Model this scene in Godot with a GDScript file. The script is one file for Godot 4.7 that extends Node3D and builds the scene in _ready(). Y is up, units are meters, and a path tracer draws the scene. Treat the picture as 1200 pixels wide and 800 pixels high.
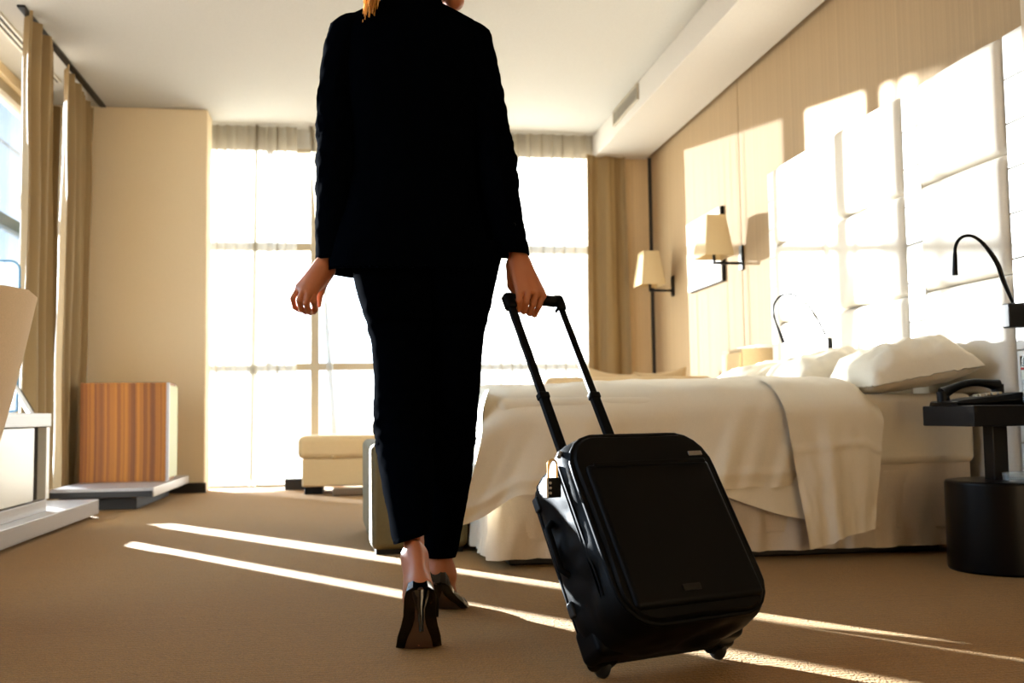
extends Node3D

# ---------------------------------------------------------------- mesh builder
class MB:
	var v := PackedVector3Array()
	var n := PackedVector3Array()
	var ix := PackedInt32Array()
	var xf := Transform3D.IDENTITY
	func vert(p: Vector3, nn: Vector3) -> int:
		v.append(xf * p)
		n.append((xf.basis * nn).normalized())
		return v.size() - 1
	func tri(a: int, b: int, c: int) -> void:
		var f := (v[b] - v[a]).cross(v[c] - v[a])
		if f.dot(n[a] + n[b] + n[c]) > 0.0:
			ix.append_array([a, c, b])
		else:
			ix.append_array([a, b, c])
	func quad(a: int, b: int, c: int, d: int) -> void:
		tri(a, b, c)
		tri(a, c, d)
	# rows of points; wrap closes every row; smooth normals
	func grid(rows: Array, wrap := false, towards := Vector3.ZERO) -> void:
		var h := rows.size()
		var w: int = rows[0].size()
		var nr := PackedVector3Array()
		nr.resize(w * h)
		var cols := w if wrap else w - 1
		for i in h - 1:
			for j in cols:
				var k := (j + 1) % w
				var a: Vector3 = rows[i][j]
				var b: Vector3 = rows[i][k]
				var c: Vector3 = rows[i + 1][k]
				var d: Vector3 = rows[i + 1][j]
				var f := (c - a).cross(d - b)
				nr[i * w + j] += f
				nr[i * w + k] += f
				nr[(i + 1) * w + k] += f
				nr[(i + 1) * w + j] += f
		var s := 0.0
		for i in h:
			if wrap:
				var m := Vector3.ZERO
				for j in w:
					m += rows[i][j]
				m /= w
				for j in w:
					s += nr[i * w + j].dot(rows[i][j] - m)
			else:
				for j in w:
					s += nr[i * w + j].dot(towards)
		var sg := -1.0 if s < 0.0 else 1.0
		var base := v.size()
		for i in h:
			for j in w:
				var q := nr[i * w + j] * sg
				if q.length_squared() < 1e-20:
					q = Vector3.UP
				vert(rows[i][j], q)
		for i in h - 1:
			for j in cols:
				var k := (j + 1) % w
				quad(base + i * w + j, base + i * w + k, base + (i + 1) * w + k, base + (i + 1) * w + j)
	func cap(ring: PackedVector3Array, nn: Vector3) -> void:
		var m := Vector3.ZERO
		for p in ring:
			m += p
		var c := vert(m / ring.size(), nn)
		var f := v.size()
		for p in ring:
			vert(p, nn)
		for j in ring.size():
			tri(c, f + j, f + (j + 1) % ring.size())
	func loft(rings: Array, cap0 := true, cap1 := true) -> void:
		grid(rings, true)
		var m0 := Vector3.ZERO
		var m1 := Vector3.ZERO
		for p in rings[0]:
			m0 += p / rings[0].size()
		for p in rings[1]:
			m1 += p / rings[1].size()
		if cap0:
			cap(rings[0], (m0 - m1).normalized())
		m0 = Vector3.ZERO
		m1 = Vector3.ZERO
		for p in rings[-1]:
			m0 += p / rings[-1].size()
		for p in rings[-2]:
			m1 += p / rings[-2].size()
		if cap1:
			cap(rings[-1], (m0 - m1).normalized())
	# box with rounded edges
	func rbox(c: Vector3, s: Vector3, r := 0.004, seg := 1, bs := Basis.IDENTITY) -> void:
		var h := s * 0.5
		r = minf(r, minf(h.x, minf(h.y, h.z)) * 0.999)
		var t: Array[Vector2] = []
		for i in seg + 1:
			t.append(Vector2(-1, tan(lerpf(-PI / 4, 0, float(i) / seg))))
		for i in seg + 1:
			t.append(Vector2(1, tan(lerpf(0, PI / 4, float(i) / seg))))
		for ax in 3:
			for sg in [-1.0, 1.0]:
				var base := v.size()
				for a in t:
					for b in t:
						var d := Vector3.ZERO
						var e := Vector3.ZERO
						d[ax] = sg
						e[ax] = sg
						d[(ax + 1) % 3] = a.y
						e[(ax + 1) % 3] = a.x
						d[(ax + 2) % 3] = b.y
						e[(ax + 2) % 3] = b.x
						d = d.normalized()
						vert(c + bs * (e * (h - Vector3.ONE * r) + d * r), bs * d)
				var w := t.size()
				for i in w - 1:
					for j in w - 1:
						quad(base + i * w + j, base + i * w + j + 1, base + (i + 1) * w + j + 1, base + (i + 1) * w + j)
	# swept round tube, radius per point or one radius
	func tube(pts: Array, rad, sides := 10, caps := true) -> void:
		var rings := []
		var up := Vector3.UP
		for i in pts.size():
			var a: Vector3 = pts[maxi(i - 1, 0)]
			var b: Vector3 = pts[mini(i + 1, pts.size() - 1)]
			var t := (b - a).normalized()
			if i == 0:
				up = Vector3.UP if absf(t.y) < 0.9 else Vector3.RIGHT
			var s := t.cross(up).normalized()
			up = s.cross(t).normalized()
			var r: float = rad if rad is float else rad[i]
			var ring := PackedVector3Array()
			for k in sides:
				var q := TAU * k / sides
				ring.append(pts[i] + (s * cos(q) + up * sin(q)) * r)
			rings.append(ring)
		loft(rings, caps, caps)
	# profile of (radius, height) turned about the y axis through c
	func lathe(c: Vector3, prof: Array, sides := 24, caps := true) -> void:
		var rings := []
		for p in prof:
			var ring := PackedVector3Array()
			for k in sides:
				var q := TAU * k / sides
				ring.append(c + Vector3(cos(q) * p.x, p.y, sin(q) * p.x))
			rings.append(ring)
		loft(rings, caps, caps)
	# surface nets of tapered capsules joined by a smooth minimum; bone: [a, b, ra, rb, k, cut]
	func nets(bones: Array, cell: float) -> void:
		var lo := Vector3.ONE * 1e9
		var hi := -lo
		for q in bones:
			if q.size() > 5:
				continue
			var m: float = maxf(q[2], q[3]) + q[4] + cell * 2.0
			lo = lo.min(q[0] - Vector3.ONE * m).min(q[1] - Vector3.ONE * m)
			hi = hi.max(q[0] + Vector3.ONE * m).max(q[1] + Vector3.ONE * m)
		var nx := int((hi.x - lo.x) / cell) + 2
		var ny := int((hi.y - lo.y) / cell) + 2
		var nz := int((hi.z - lo.z) / cell) + 2
		var f := PackedFloat32Array()
		f.resize(nx * ny * nz)
		f.fill(9.0)
		for q in bones:
			var a: Vector3 = q[0]
			var b: Vector3 = q[1]
			var ra: float = q[2]
			var rb: float = q[3]
			var kk: float = q[4]
			var cut: bool = q.size() > 5
			var m := maxf(ra, rb) + kk + cell * 2.0
			var l0 := ((a.min(b) - Vector3.ONE * m - lo) / cell).floor().max(Vector3.ZERO)
			var l1 := ((a.max(b) + Vector3.ONE * m - lo) / cell).ceil().min(Vector3(nx - 1, ny - 1, nz - 1))
			var ab := b - a
			var il := 1.0 / maxf(ab.length_squared(), 1e-12)
			for z in range(int(l0.z), int(l1.z) + 1):
				for y in range(int(l0.y), int(l1.y) + 1):
					var row := (z * ny + y) * nx
					for x in range(int(l0.x), int(l1.x) + 1):
						var p := lo + Vector3(x, y, z) * cell
						var t := clampf((p - a).dot(ab) * il, 0.0, 1.0)
						var d := p.distance_to(a + ab * t) - lerpf(ra, rb, t)
						var o := f[row + x]
						if cut:
							d = -d
							var g := maxf(kk - absf(d - o), 0.0) / kk
							f[row + x] = maxf(d, o) + g * g * kk * 0.25
						else:
							var g := maxf(kk - absf(d - o), 0.0) / kk
							f[row + x] = minf(d, o) - g * g * kk * 0.25
		var at := PackedInt32Array()
		at.resize(nx * ny * nz)
		at.fill(-1)
		var nxy := nx * ny
		var off: Array[int] = [0, 1, nx, nx + 1, nxy, nxy + 1, nxy + nx, nxy + nx + 1]
		var edges := [[0, 1], [2, 3], [4, 5], [6, 7], [0, 2], [1, 3], [4, 6], [5, 7], [0, 4], [1, 5], [2, 6], [3, 7]]
		var cells := PackedInt32Array()
		var pts := PackedVector3Array()
		for z in nz - 1:
			for y in ny - 1:
				for x in nx - 1:
					var c := (z * ny + y) * nx + x
					if f[c] > cell * 3.0 or f[c] < -cell * 3.0:
						continue
					var mask := 0
					for k in 8:
						if f[c + off[k]] < 0.0:
							mask += 1
					if mask == 0 or mask == 8:
						continue
					var s := Vector3.ZERO
					var cnt := 0
					for e in edges:
						var u: float = f[c + off[e[0]]]
						var w: float = f[c + off[e[1]]]
						if (u < 0.0) != (w < 0.0):
							var t := u / (u - w)
							var pa := Vector3(e[0] & 1, (e[0] >> 1) & 1, e[0] >> 2)
							var pb := Vector3(e[1] & 1, (e[1] >> 1) & 1, e[1] >> 2)
							s += pa.lerp(pb, t)
							cnt += 1
					at[c] = pts.size()
					cells.append(c)
					pts.append(lo + (Vector3(x, y, z) + s / cnt) * cell)
		var qs := PackedInt32Array()
		var nr := PackedVector3Array()
		nr.resize(pts.size())
		for i in cells.size():
			var c := cells[i]
			for ax in 3:
				var st: int = [1, nx, nxy][ax]
				var s1: int = [nx, nxy, 1][ax]
				var s2: int = [nxy, 1, nx][ax]
				if (f[c] < 0.0) == (f[c + st] < 0.0):
					continue
				if c - s1 - s2 < 0:
					continue
				var a := at[c]
				var b := at[c - s1]
				var d := at[c - s1 - s2]
				var e := at[c - s2]
				if a < 0 or b < 0 or d < 0 or e < 0:
					continue
				var fn := (pts[d] - pts[a]).cross(pts[e] - pts[b])
				if f[c] > 0.0:
					fn = -fn
				nr[a] += fn
				nr[b] += fn
				nr[d] += fn
				nr[e] += fn
				qs.append_array([a, b, d, e])
		# face normals above point one way for all quads; settle the sign from the field
		var sum := 0.0
		for i in cells.size():
			var c := cells[i]
			var g := Vector3(f[c + 1] - f[c], f[c + nx] - f[c], f[c + nxy] - f[c])
			sum += g.dot(nr[i].normalized())
		var sg := -1.0 if sum < 0.0 else 1.0
		var base := v.size()
		for i in pts.size():
			vert(pts[i], nr[i] * sg)
		for i in range(0, qs.size(), 4):
			quad(base + qs[i], base + qs[i + 1], base + qs[i + 2], base + qs[i + 3])
	func mesh() -> ArrayMesh:
		var a := []
		a.resize(Mesh.ARRAY_MAX)
		a[Mesh.ARRAY_VERTEX] = v
		a[Mesh.ARRAY_NORMAL] = n
		a[Mesh.ARRAY_INDEX] = ix
		var m := ArrayMesh.new()
		m.add_surface_from_arrays(Mesh.PRIMITIVE_TRIANGLES, a)
		return m

# ---------------------------------------------------------------- naming
var taken := {}

func numbered(called: String) -> String:
	var k: int = taken.get(called, 0)
	taken[called] = k + 1
	return called if k == 0 else "%s_%03d" % [called, k]

func thing(called: String, label: String, category: String, at := Vector3.ZERO, turn := 0.0, group := "") -> Node3D:
	var o := Node3D.new()
	o.name = numbered(called)
	add_child(o, true)
	o.position = at
	o.rotation.y = turn
	tag(o, label, category, group)
	return o

func tag(o: Node3D, label: String, category: String, group := "") -> void:
	o.set_meta("label", label)
	o.set_meta("category", category)
	if group:
		o.set_meta("group", group)

func obj(called: String, b: MB, m: Material, parent: Node3D = null) -> MeshInstance3D:
	var o := MeshInstance3D.new()
	o.name = numbered(called) if parent == null else called
	o.mesh = b.mesh()
	o.material_override = m
	if parent:
		parent.add_child(o, true)
	else:
		add_child(o, true)
	return o

func struct(called: String, b: MB, m: Material, label := "", category := "") -> MeshInstance3D:
	var o := obj(called, b, m)
	o.set_meta("kind", "structure")
	if label:
		tag(o, label, category)
	return o

func box(c: Vector3, s: Vector3, r := 0.003, seg := 1) -> MB:
	var b := MB.new()
	b.rbox(c, s, r, seg)
	return b

# box given by its two corners
func span(x0: float, x1: float, y0: float, y1: float, z0: float, z1: float, r := 0.003) -> MB:
	return box(Vector3(x0 + x1, y0 + y1, z0 + z1) * 0.5, Vector3(absf(x1 - x0), absf(y1 - y0), absf(z1 - z0)), r)

# ---------------------------------------------------------------- materials
func mat(c: Color, rough := 0.8, metal := 0.0) -> StandardMaterial3D:
	var m := StandardMaterial3D.new()
	m.albedo_color = c
	m.roughness = rough
	m.metallic = metal
	m.cull_mode = BaseMaterial3D.CULL_DISABLED
	return m

func tri(m: StandardMaterial3D, tex: Texture2D, scale: Vector3, world := true, bump: Texture2D = null, depth := 0.1) -> StandardMaterial3D:
	m.albedo_texture = tex
	m.uv1_triplanar = true
	m.uv1_world_triplanar = world
	m.uv1_scale = scale
	if bump:
		m.heightmap_enabled = true
		m.heightmap_texture = bump
		m.heightmap_scale = depth
	return m

func noise(freq: float, sd: int, octaves := 4) -> FastNoiseLite:
	var q := FastNoiseLite.new()
	q.seed = sd
	q.frequency = freq
	q.noise_type = FastNoiseLite.TYPE_SIMPLEX_SMOOTH
	q.fractal_octaves = octaves
	return q

func picture(w: int, h: int, f: Callable) -> ImageTexture:
	var im := Image.create(w, h, false, Image.FORMAT_RGB8)
	for y in h:
		for x in w:
			im.set_pixel(x, y, f.call(x, y))
	return ImageTexture.create_from_image(im)

func wrapped(q: FastNoiseLite, x: float, y: float, w: float, h: float, sx: float, sy: float) -> float:
	# noise on a torus, so that the texture repeats without a seam
	var a := TAU * x / w
	var b := TAU * y / h
	return q.get_noise_3d(cos(a) * sx + 11.0 * cos(b) * sy * 0.13, sin(a) * sx + 7.0, cos(b) * sy) * 0.5 + q.get_noise_3d(sin(b) * sy, cos(a) * sx, sin(a) * sx + 3.0) * 0.5

var M := {}

func grey(k: float) -> Color:
	return Color(k, k, k)

func make_materials() -> void:
	var rng := RandomNumberGenerator.new()
	rng.seed = 5
	# carpet: loop pile in rows with a heather of lighter and darker yarns
	var rows := PackedFloat32Array()
	for i in 512:
		rows.append(rng.randf_range(-1, 1))
	var cn := noise(0.9, 3, 3)
	var pile := picture(512, 512, func(x: int, y: int) -> Color:
		var k := 0.80 + 0.045 * rows[y] + rng.randf_range(-0.19, 0.19) + 0.08 * wrapped(cn, x, y, 512, 512, 9.0, 16.0)
		return Color(k, k * 0.985, k * 0.96))
	var pile_h := picture(256, 256, func(_x: int, y: int) -> Color:
		return grey(clampf(0.5 + 0.10 * sin(TAU * y / 8.0) + rng.randf_range(-0.4, 0.4), 0, 1)))
	M.carpet = tri(mat(Color(0.595, 0.41, 0.125), 0.95), pile, Vector3.ONE * 1.6, true, pile_h, 0.25)
	M.carpet.rim_enabled = true
	M.carpet.rim = 0.5
	M.carpet.rim_tint = 0.6
	# wall covering: vertical woven threads of uneven tone
	var cols := PackedFloat32Array()
	for i in 512:
		cols.append(rng.randf_range(-1, 1))
	var sm := PackedFloat32Array()
	for i in 512:
		sm.append((cols[i] + cols[(i + 1) % 512] + cols[(i + 2) % 512] * 0.7 + cols[(i + 9) % 512] * 0.5) * 0.4)
	var weave := picture(512, 512, func(x: int, y: int) -> Color:
		var k := 0.88 + 0.05 * sm[x] + rng.randf_range(-0.025, 0.025) + 0.03 * rows[(y * 3 + x / 7) % 512] * cols[x]
		return Color(k, k * 0.99, k * 0.975))
	M.wall = tri(mat(Color(0.74, 0.635, 0.49), 0.85), weave, Vector3.ONE * 1.7)
	M.panel = tri(mat(Color(0.86, 0.75, 0.59), 0.85), weave, Vector3.ONE * 1.3)
	var plaster := picture(256, 256, func(_x: int, _y: int) -> Color: return grey(0.97 + rng.randf_range(-0.02, 0.02)))
	M.ceiling = tri(mat(Color(0.77, 0.765, 0.745), 0.9), plaster, Vector3.ONE * 1.1)
	M.soffit = tri(mat(Color(0.82, 0.805, 0.78), 0.9), plaster, Vector3.ONE * 1.3)
	# woven cloths
	var weft := picture(256, 256, func(x: int, y: int) -> Color:
		var k := 0.90 + 0.05 * sin(TAU * x / 4.0) * sin(TAU * y / 4.0) + rng.randf_range(-0.07, 0.07)
		return grey(k))
	M.column = tri(mat(Color(0.93, 0.85, 0.71), 0.8), plaster, Vector3.ONE * 2.5)
	M.chair = tri(mat(Color(0.90, 0.79, 0.64), 0.9), weft, Vector3.ONE * 5.0, false)
	M.olive = tri(mat(Color(0.42, 0.36, 0.21), 0.8), weft, Vector3.ONE * 4.0, false)
	M.beige = tri(mat(Color(0.90, 0.77, 0.56), 0.85), weft, Vector3.ONE * 4.0, false)
	M.sofa = tri(mat(Color(0.80, 0.69, 0.52), 0.85), weft, Vector3.ONE * 4.0, false)
	M.linen = tri(mat(Color(0.95, 0.90, 0.80), 0.8), weft, Vector3.ONE * 9.0, false)
	M.skirt = tri(mat(Color(0.86, 0.79, 0.69), 0.85), weft, Vector3.ONE * 6.0, false)
	M.drape = tri(mat(Color(0.60, 0.50, 0.34), 0.75), weft, Vector3.ONE * 6.0, false)
	M.drape.backlight_enabled = true
	M.drape.backlight = Color(0.10, 0.085, 0.055)
	M.pad = tri(mat(Color(0.92, 0.88, 0.81), 0.6), weft, Vector3.ONE * 7.0, false)
	var grain := noise(1.0, 8, 4)
	var stripes := PackedFloat32Array()
	for i in 512:
		stripes.append(grain.get_noise_2d(i * 0.030, 0.0) * 1.2 + 0.25 * grain.get_noise_2d(i * 0.16, 40.0))
	var wood := picture(512, 256, func(x: int, y: int) -> Color:
		var xx: int = (x + int(3.0 * sin(TAU * y / 256.0)) + 512) % 512
		var k := clampf(0.55 + 0.75 * stripes[xx] + rng.randf_range(-0.04, 0.04), 0, 1)
		return Color(0.42, 0.22, 0.035).lerp(Color(0.74, 0.47, 0.085), k))
	M.zebra = tri(mat(Color(0.95, 0.93, 0.80), 0.6), wood, Vector3(1.75, 1.0, 1.75), false)
	var pale := picture(256, 256, func(x: int, y: int) -> Color:
		var k := 0.9 + 0.06 * rows[(y * 2) % 512] + 0.02 * cols[x] + rng.randf_range(-0.01, 0.01)
		return Color(k, k * 0.985, k * 0.975))
	M.ashwood = tri(mat(Color(0.72, 0.70, 0.69), 0.3), pale, Vector3(0.8, 6.0, 6.0), false)
	M.white = mat(Color(0.90, 0.90, 0.88), 0.25)
	M.tile = mat(Color(0.93, 0.92, 0.89), 0.3)
	M.grout = mat(Color(0.55, 0.52, 0.47), 0.9)
	M.frame = mat(Color(0.70, 0.66, 0.58), 0.5)
	M.black = mat(Color(0.018, 0.018, 0.021), 0.45)
	M.gloss_black = mat(Color(0.012, 0.013, 0.017), 0.3)
	M.dark_wood = tri(mat(Color(0.035, 0.042, 0.065), 0.45), pale, Vector3(1.0, 6.0, 6.0), false)
	M.base_dark = mat(Color(0.11, 0.085, 0.065), 0.6)
	M.dark_wood.metallic_specular = 0.3
	M.gloss_black.metallic_specular = 0.3
	M.black.metallic_specular = 0.3
	M.steel = mat(Color(0.62, 0.61, 0.60), 0.28, 1.0)
	M.brass = mat(Color(0.80, 0.66, 0.42), 0.3, 1.0)
	M.bronze = mat(Color(0.09, 0.08, 0.07), 0.4, 0.6)
	M.shade = tri(mat(Color(0.86, 0.76, 0.58), 0.8), weft, Vector3.ONE * 8.0, false)
	M.shade.backlight_enabled = true
	M.shade.backlight = Color(0.4, 0.36, 0.28)
	M.glass = mat(Color(0.97, 0.99, 1.0, 0.06), 0.02)
	M.glass.transparency = BaseMaterial3D.TRANSPARENCY_ALPHA
	M.clear = mat(Color(0.80, 0.90, 0.95, 0.22), 0.04)
	M.clear.transparency = BaseMaterial3D.TRANSPARENCY_ALPHA
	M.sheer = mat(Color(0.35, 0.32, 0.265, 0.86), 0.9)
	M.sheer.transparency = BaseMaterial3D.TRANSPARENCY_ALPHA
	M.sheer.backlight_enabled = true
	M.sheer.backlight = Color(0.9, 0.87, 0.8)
	M.canvas = mat(Color(0.95, 0.94, 0.92), 0.7)
	# the woman
	M.suit = tri(mat(Color(0.010, 0.015, 0.027), 0.9), weft, Vector3.ONE * 12.0, false)
	M.suit.metallic_specular = 0.015
	M.skin = mat(Color(0.65, 0.395, 0.255), 0.5)
	M.skin.subsurf_scatter_enabled = true
	M.skin.subsurf_scatter_strength = 0.1
	M.hair = mat(Color(0.80, 0.58, 0.28), 0.4)
	M.patent = mat(Color(0.012, 0.012, 0.014), 0.1)
	M.sole = mat(Color(0.30, 0.22, 0.17), 0.6)
	M.gold = mat(Color(0.86, 0.66, 0.36), 0.25, 1.0)
	var fabric := picture(256, 256, func(x: int, y: int) -> Color:
		return grey(clampf(0.75 + 0.2 * sin(TAU * x / 3.0) * sin(TAU * y / 3.0) + rng.randf_range(-0.2, 0.2), 0, 1)))
	M.case = tri(mat(Color(0.030, 0.030, 0.032), 0.45), fabric, Vector3.ONE * 6.0, false, fabric, 0.05)
	M.case.metallic_specular = 0.22
	M.trim = mat(Color(0.014, 0.014, 0.016), 0.5)
	M.trim.metallic_specular = 0.2
	M.rubber = mat(Color(0.02, 0.02, 0.02), 0.6)
	M.facade = mat(Color(0.45, 0.54, 0.60), 0.8)
	M.facade_dark = mat(Color(0.34, 0.43, 0.50), 0.5)
	M.lips = mat(Color(0.55, 0.2, 0.18), 0.4)
	M.eye = mat(Color(0.9, 0.9, 0.88), 0.2)

# ---------------------------------------------------------------- main
func _ready() -> void:
	var cam := Camera3D.new()
	cam.name = "camera"
	cam.position = Vector3(0, 0.55, 0)
	cam.rotation_order = EULER_ORDER_YXZ
	cam.rotation_degrees = Vector3(4.0782, -8.7029, -0.762)
	cam.keep_aspect = Camera3D.KEEP_HEIGHT
	cam.fov = 36.87
	cam.near = 0.05
	cam.far = 300.0
	var lens := CameraAttributesPhysical.new()
	lens.frustum_focal_length = 36.0
	lens.frustum_focus_distance = 2.55
	lens.exposure_aperture = 4.0
	cam.attributes = lens
	add_child(cam)
	cam.fov = 36.87
	cam.current = true

	var we := WorldEnvironment.new()
	we.name = "surroundings"
	var e := Environment.new()
	e.background_mode = Environment.BG_SKY
	var sm := ProceduralSkyMaterial.new()
	sm.sky_top_color = Color(0.62, 0.76, 0.90)
	sm.sky_horizon_color = Color(0.90, 0.955, 1.0)
	sm.sky_curve = 0.12
	sm.ground_bottom_color = Color(0.55, 0.50, 0.44)
	sm.ground_horizon_color = Color(0.92, 0.88, 0.82)
	sm.ground_curve = 0.05
	sm.sky_energy_multiplier = 1.35
	sm.ground_energy_multiplier = 1.35
	sm.sun_angle_max = 1.0
	var sky := Sky.new()
	sky.sky_material = sm
	e.sky = sky
	e.tonemap_mode = Environment.TONE_MAPPER_LINEAR
	e.tonemap_exposure = 4.25
	e.sdfgi_enabled = true
	e.ssao_enabled = true
	e.ssil_enabled = true
	we.environment = e
	add_child(we)

	var sun := DirectionalLight3D.new()
	sun.name = "sun"
	sun.light_color = Color(0.95, 0.98, 1.0)
	sun.light_energy = 7.0
	sun.light_angular_distance = 0.7
	sun.shadow_enabled = true
	add_child(sun)
	sun.look_at_from_position(Vector3.ZERO, Vector3(0.72, -0.157, 1.0))

	make_materials()
	build_room()
	build_windows()
	build_curtains()
	build_bed()
	build_headboard()
	build_bedside()
	build_back()
	build_left()
	build_suitcase()
	build_person()

# ---------------------------------------------------------------- the room
const CEIL := 2.91
const BACK := -8.45
const RIGHT := 2.5
const LEFT := -2.3
const NEAR := 3.2

func build_room() -> void:
	struct("floor", span(LEFT - 0.2, RIGHT + 0.2, -0.2, 0, BACK - 0.3, NEAR + 0.2, 0.0005), M.carpet, "brown loop-pile carpet over the whole floor", "carpet")
	struct("ceiling", span(LEFT - 0.3, RIGHT + 0.2, CEIL, CEIL + 0.2, BACK - 0.3, NEAR + 0.2, 0.0005), M.ceiling, "smooth warm white ceiling above the room", "ceiling")
	# right wall in three widths of wall covering with fine joints
	var w := Node3D.new()
	w.name = "wall_right"
	add_child(w)
	w.set_meta("kind", "structure")
	tag(w, "right wall in tan vertically threaded wall covering", "wall")
	for q in [[BACK - 0.2, -6.345], [-6.335, -2.0], [-1.99, NEAR + 0.2]]:
		obj("wall_panel", span(RIGHT, RIGHT + 0.15, 0, CEIL, q[0], q[1], 0.002), M.wall, w)
	obj("backing", span(RIGHT + 0.1, RIGHT + 0.2, 0, CEIL, BACK - 0.2, NEAR + 0.2, 0.001), M.wall, w)
	# wall behind the camera
	struct("wall_near", span(LEFT - 0.2, RIGHT + 0.2, 0, CEIL, NEAR, NEAR + 0.15, 0.001), M.wall, "tan wall at the near end of the room", "wall")
	# back wall right of the window, and its head
	struct("wall_back", span(2.12, RIGHT + 0.1, 0, CEIL, BACK - 0.15, BACK + 0.10, 0.002), M.panel, "narrow tan fabric wall panel between gold curtain and corner", "wall")
	struct("trim_1", span(2.472, 2.50, 0, 2.72, BACK + 0.09, BACK + 0.115, 0.002), M.base_dark, "thin dark strip in the far right corner", "trim")
	struct("wall_corner", span(LEFT - 0.2, -1.75, 0, CEIL, BACK - 0.2, -8.1, 0.002), M.column, "wall behind the corner column", "wall")
	struct("trim_2", span(-1.8, 2.15, 2.76, CEIL, BACK - 0.15, BACK, 0.002), M.ceiling, "beam over the big back window", "beam")
	# column in the left corner
	struct("wall_column", span(LEFT - 0.1, -1.115, 0, CEIL, -8.2, -7.95, 0.012), M.column, "broad golden beige corner column left of back window", "column")
	struct("baseboard_back", span(LEFT, -1.105, 0, 0.075, -7.96, -7.935, 0.003), M.base_dark, "dark baseboard at the foot of the corner column", "baseboard")
	struct("baseboard_right", span(RIGHT - 0.015, RIGHT, 0, 0.09, BACK, NEAR, 0.003), M.base_dark, "dark baseboard along the right wall", "baseboard")
	# dropped beam along the right wall, open above towards the wall
	struct("ceiling_beam", span(2.0, 2.46, 2.71, CEIL, BACK - 0.1, NEAR, 0.006), M.soffit, "dropped ceiling beam running along the right wall", "beam")
	# pilaster at the right edge of the frame
	struct("trim_3", span(2.415, RIGHT, 0, CEIL, -3.34, -2.9, 0.004), M.skirt, "pale upright wall pilaster at the right edge", "trim")
	# left wall: sill, piers, head
	var wl := Node3D.new()
	wl.name = "wall_left"
	add_child(wl)
	wl.set_meta("kind", "structure")
	tag(wl, "left wall with a low sill under the long window", "wall")
	obj("sill_wall", span(LEFT - 0.2, LEFT, 0, 0.12, -8.0, NEAR + 0.2, 0.002), M.column, wl)
	obj("head_wall", span(LEFT - 0.2, LEFT, 2.84, CEIL, -8.0, NEAR + 0.2, 0.002), M.column, wl)
	obj("pier", span(LEFT - 0.2, LEFT, 0, CEIL, -1.5, NEAR + 0.2, 0.002), M.column, wl)
	# slot diffuser in the ceiling beside the left window
	var g := thing("slot_diffuser", "long pale slot diffuser in the ceiling along the left window", "vent", Vector3(-2.07, CEIL, -5.5))
	for k in 3:
		obj("rail", span(-0.045 + k * 0.036, -0.027 + k * 0.036, -0.012, 0.004, -1.9, 3.2, 0.003), M.white, g)
	for k in 2:
		obj("slot", span(-0.027 + k * 0.036, -0.009 + k * 0.036, -0.004, 0.004, -1.9, 3.2, 0.001), M.bronze, g)
	# air grille on the side of the beam
	var a := thing("air_grille", "brown air conditioning grille on side of the ceiling beam", "vent", Vector3(2.0, 2.835, -7.28))
	var fr := MB.new()
	for s in [-1, 1]:
		fr.rbox(Vector3(-0.008, s * 0.055, 0), Vector3(0.016, 0.012, 0.70), 0.003)
		fr.rbox(Vector3(-0.008, 0, s * 0.345), Vector3(0.016, 0.12, 0.012), 0.003)
	obj("frame", fr, M.frame, a)
	obj("backing", box(Vector3(-0.002, 0, 0), Vector3(0.004, 0.10, 0.68)), M.base_dark, a)
	for k in 7:
		var sl := MB.new()
		sl.rbox(Vector3(-0.009, -0.042 + k * 0.014, 0), Vector3(0.012, 0.003, 0.68), 0.001, 1, Basis(Vector3(0, 0, 1), 0.5))
		obj("slat", sl, M.frame, a)

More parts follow.
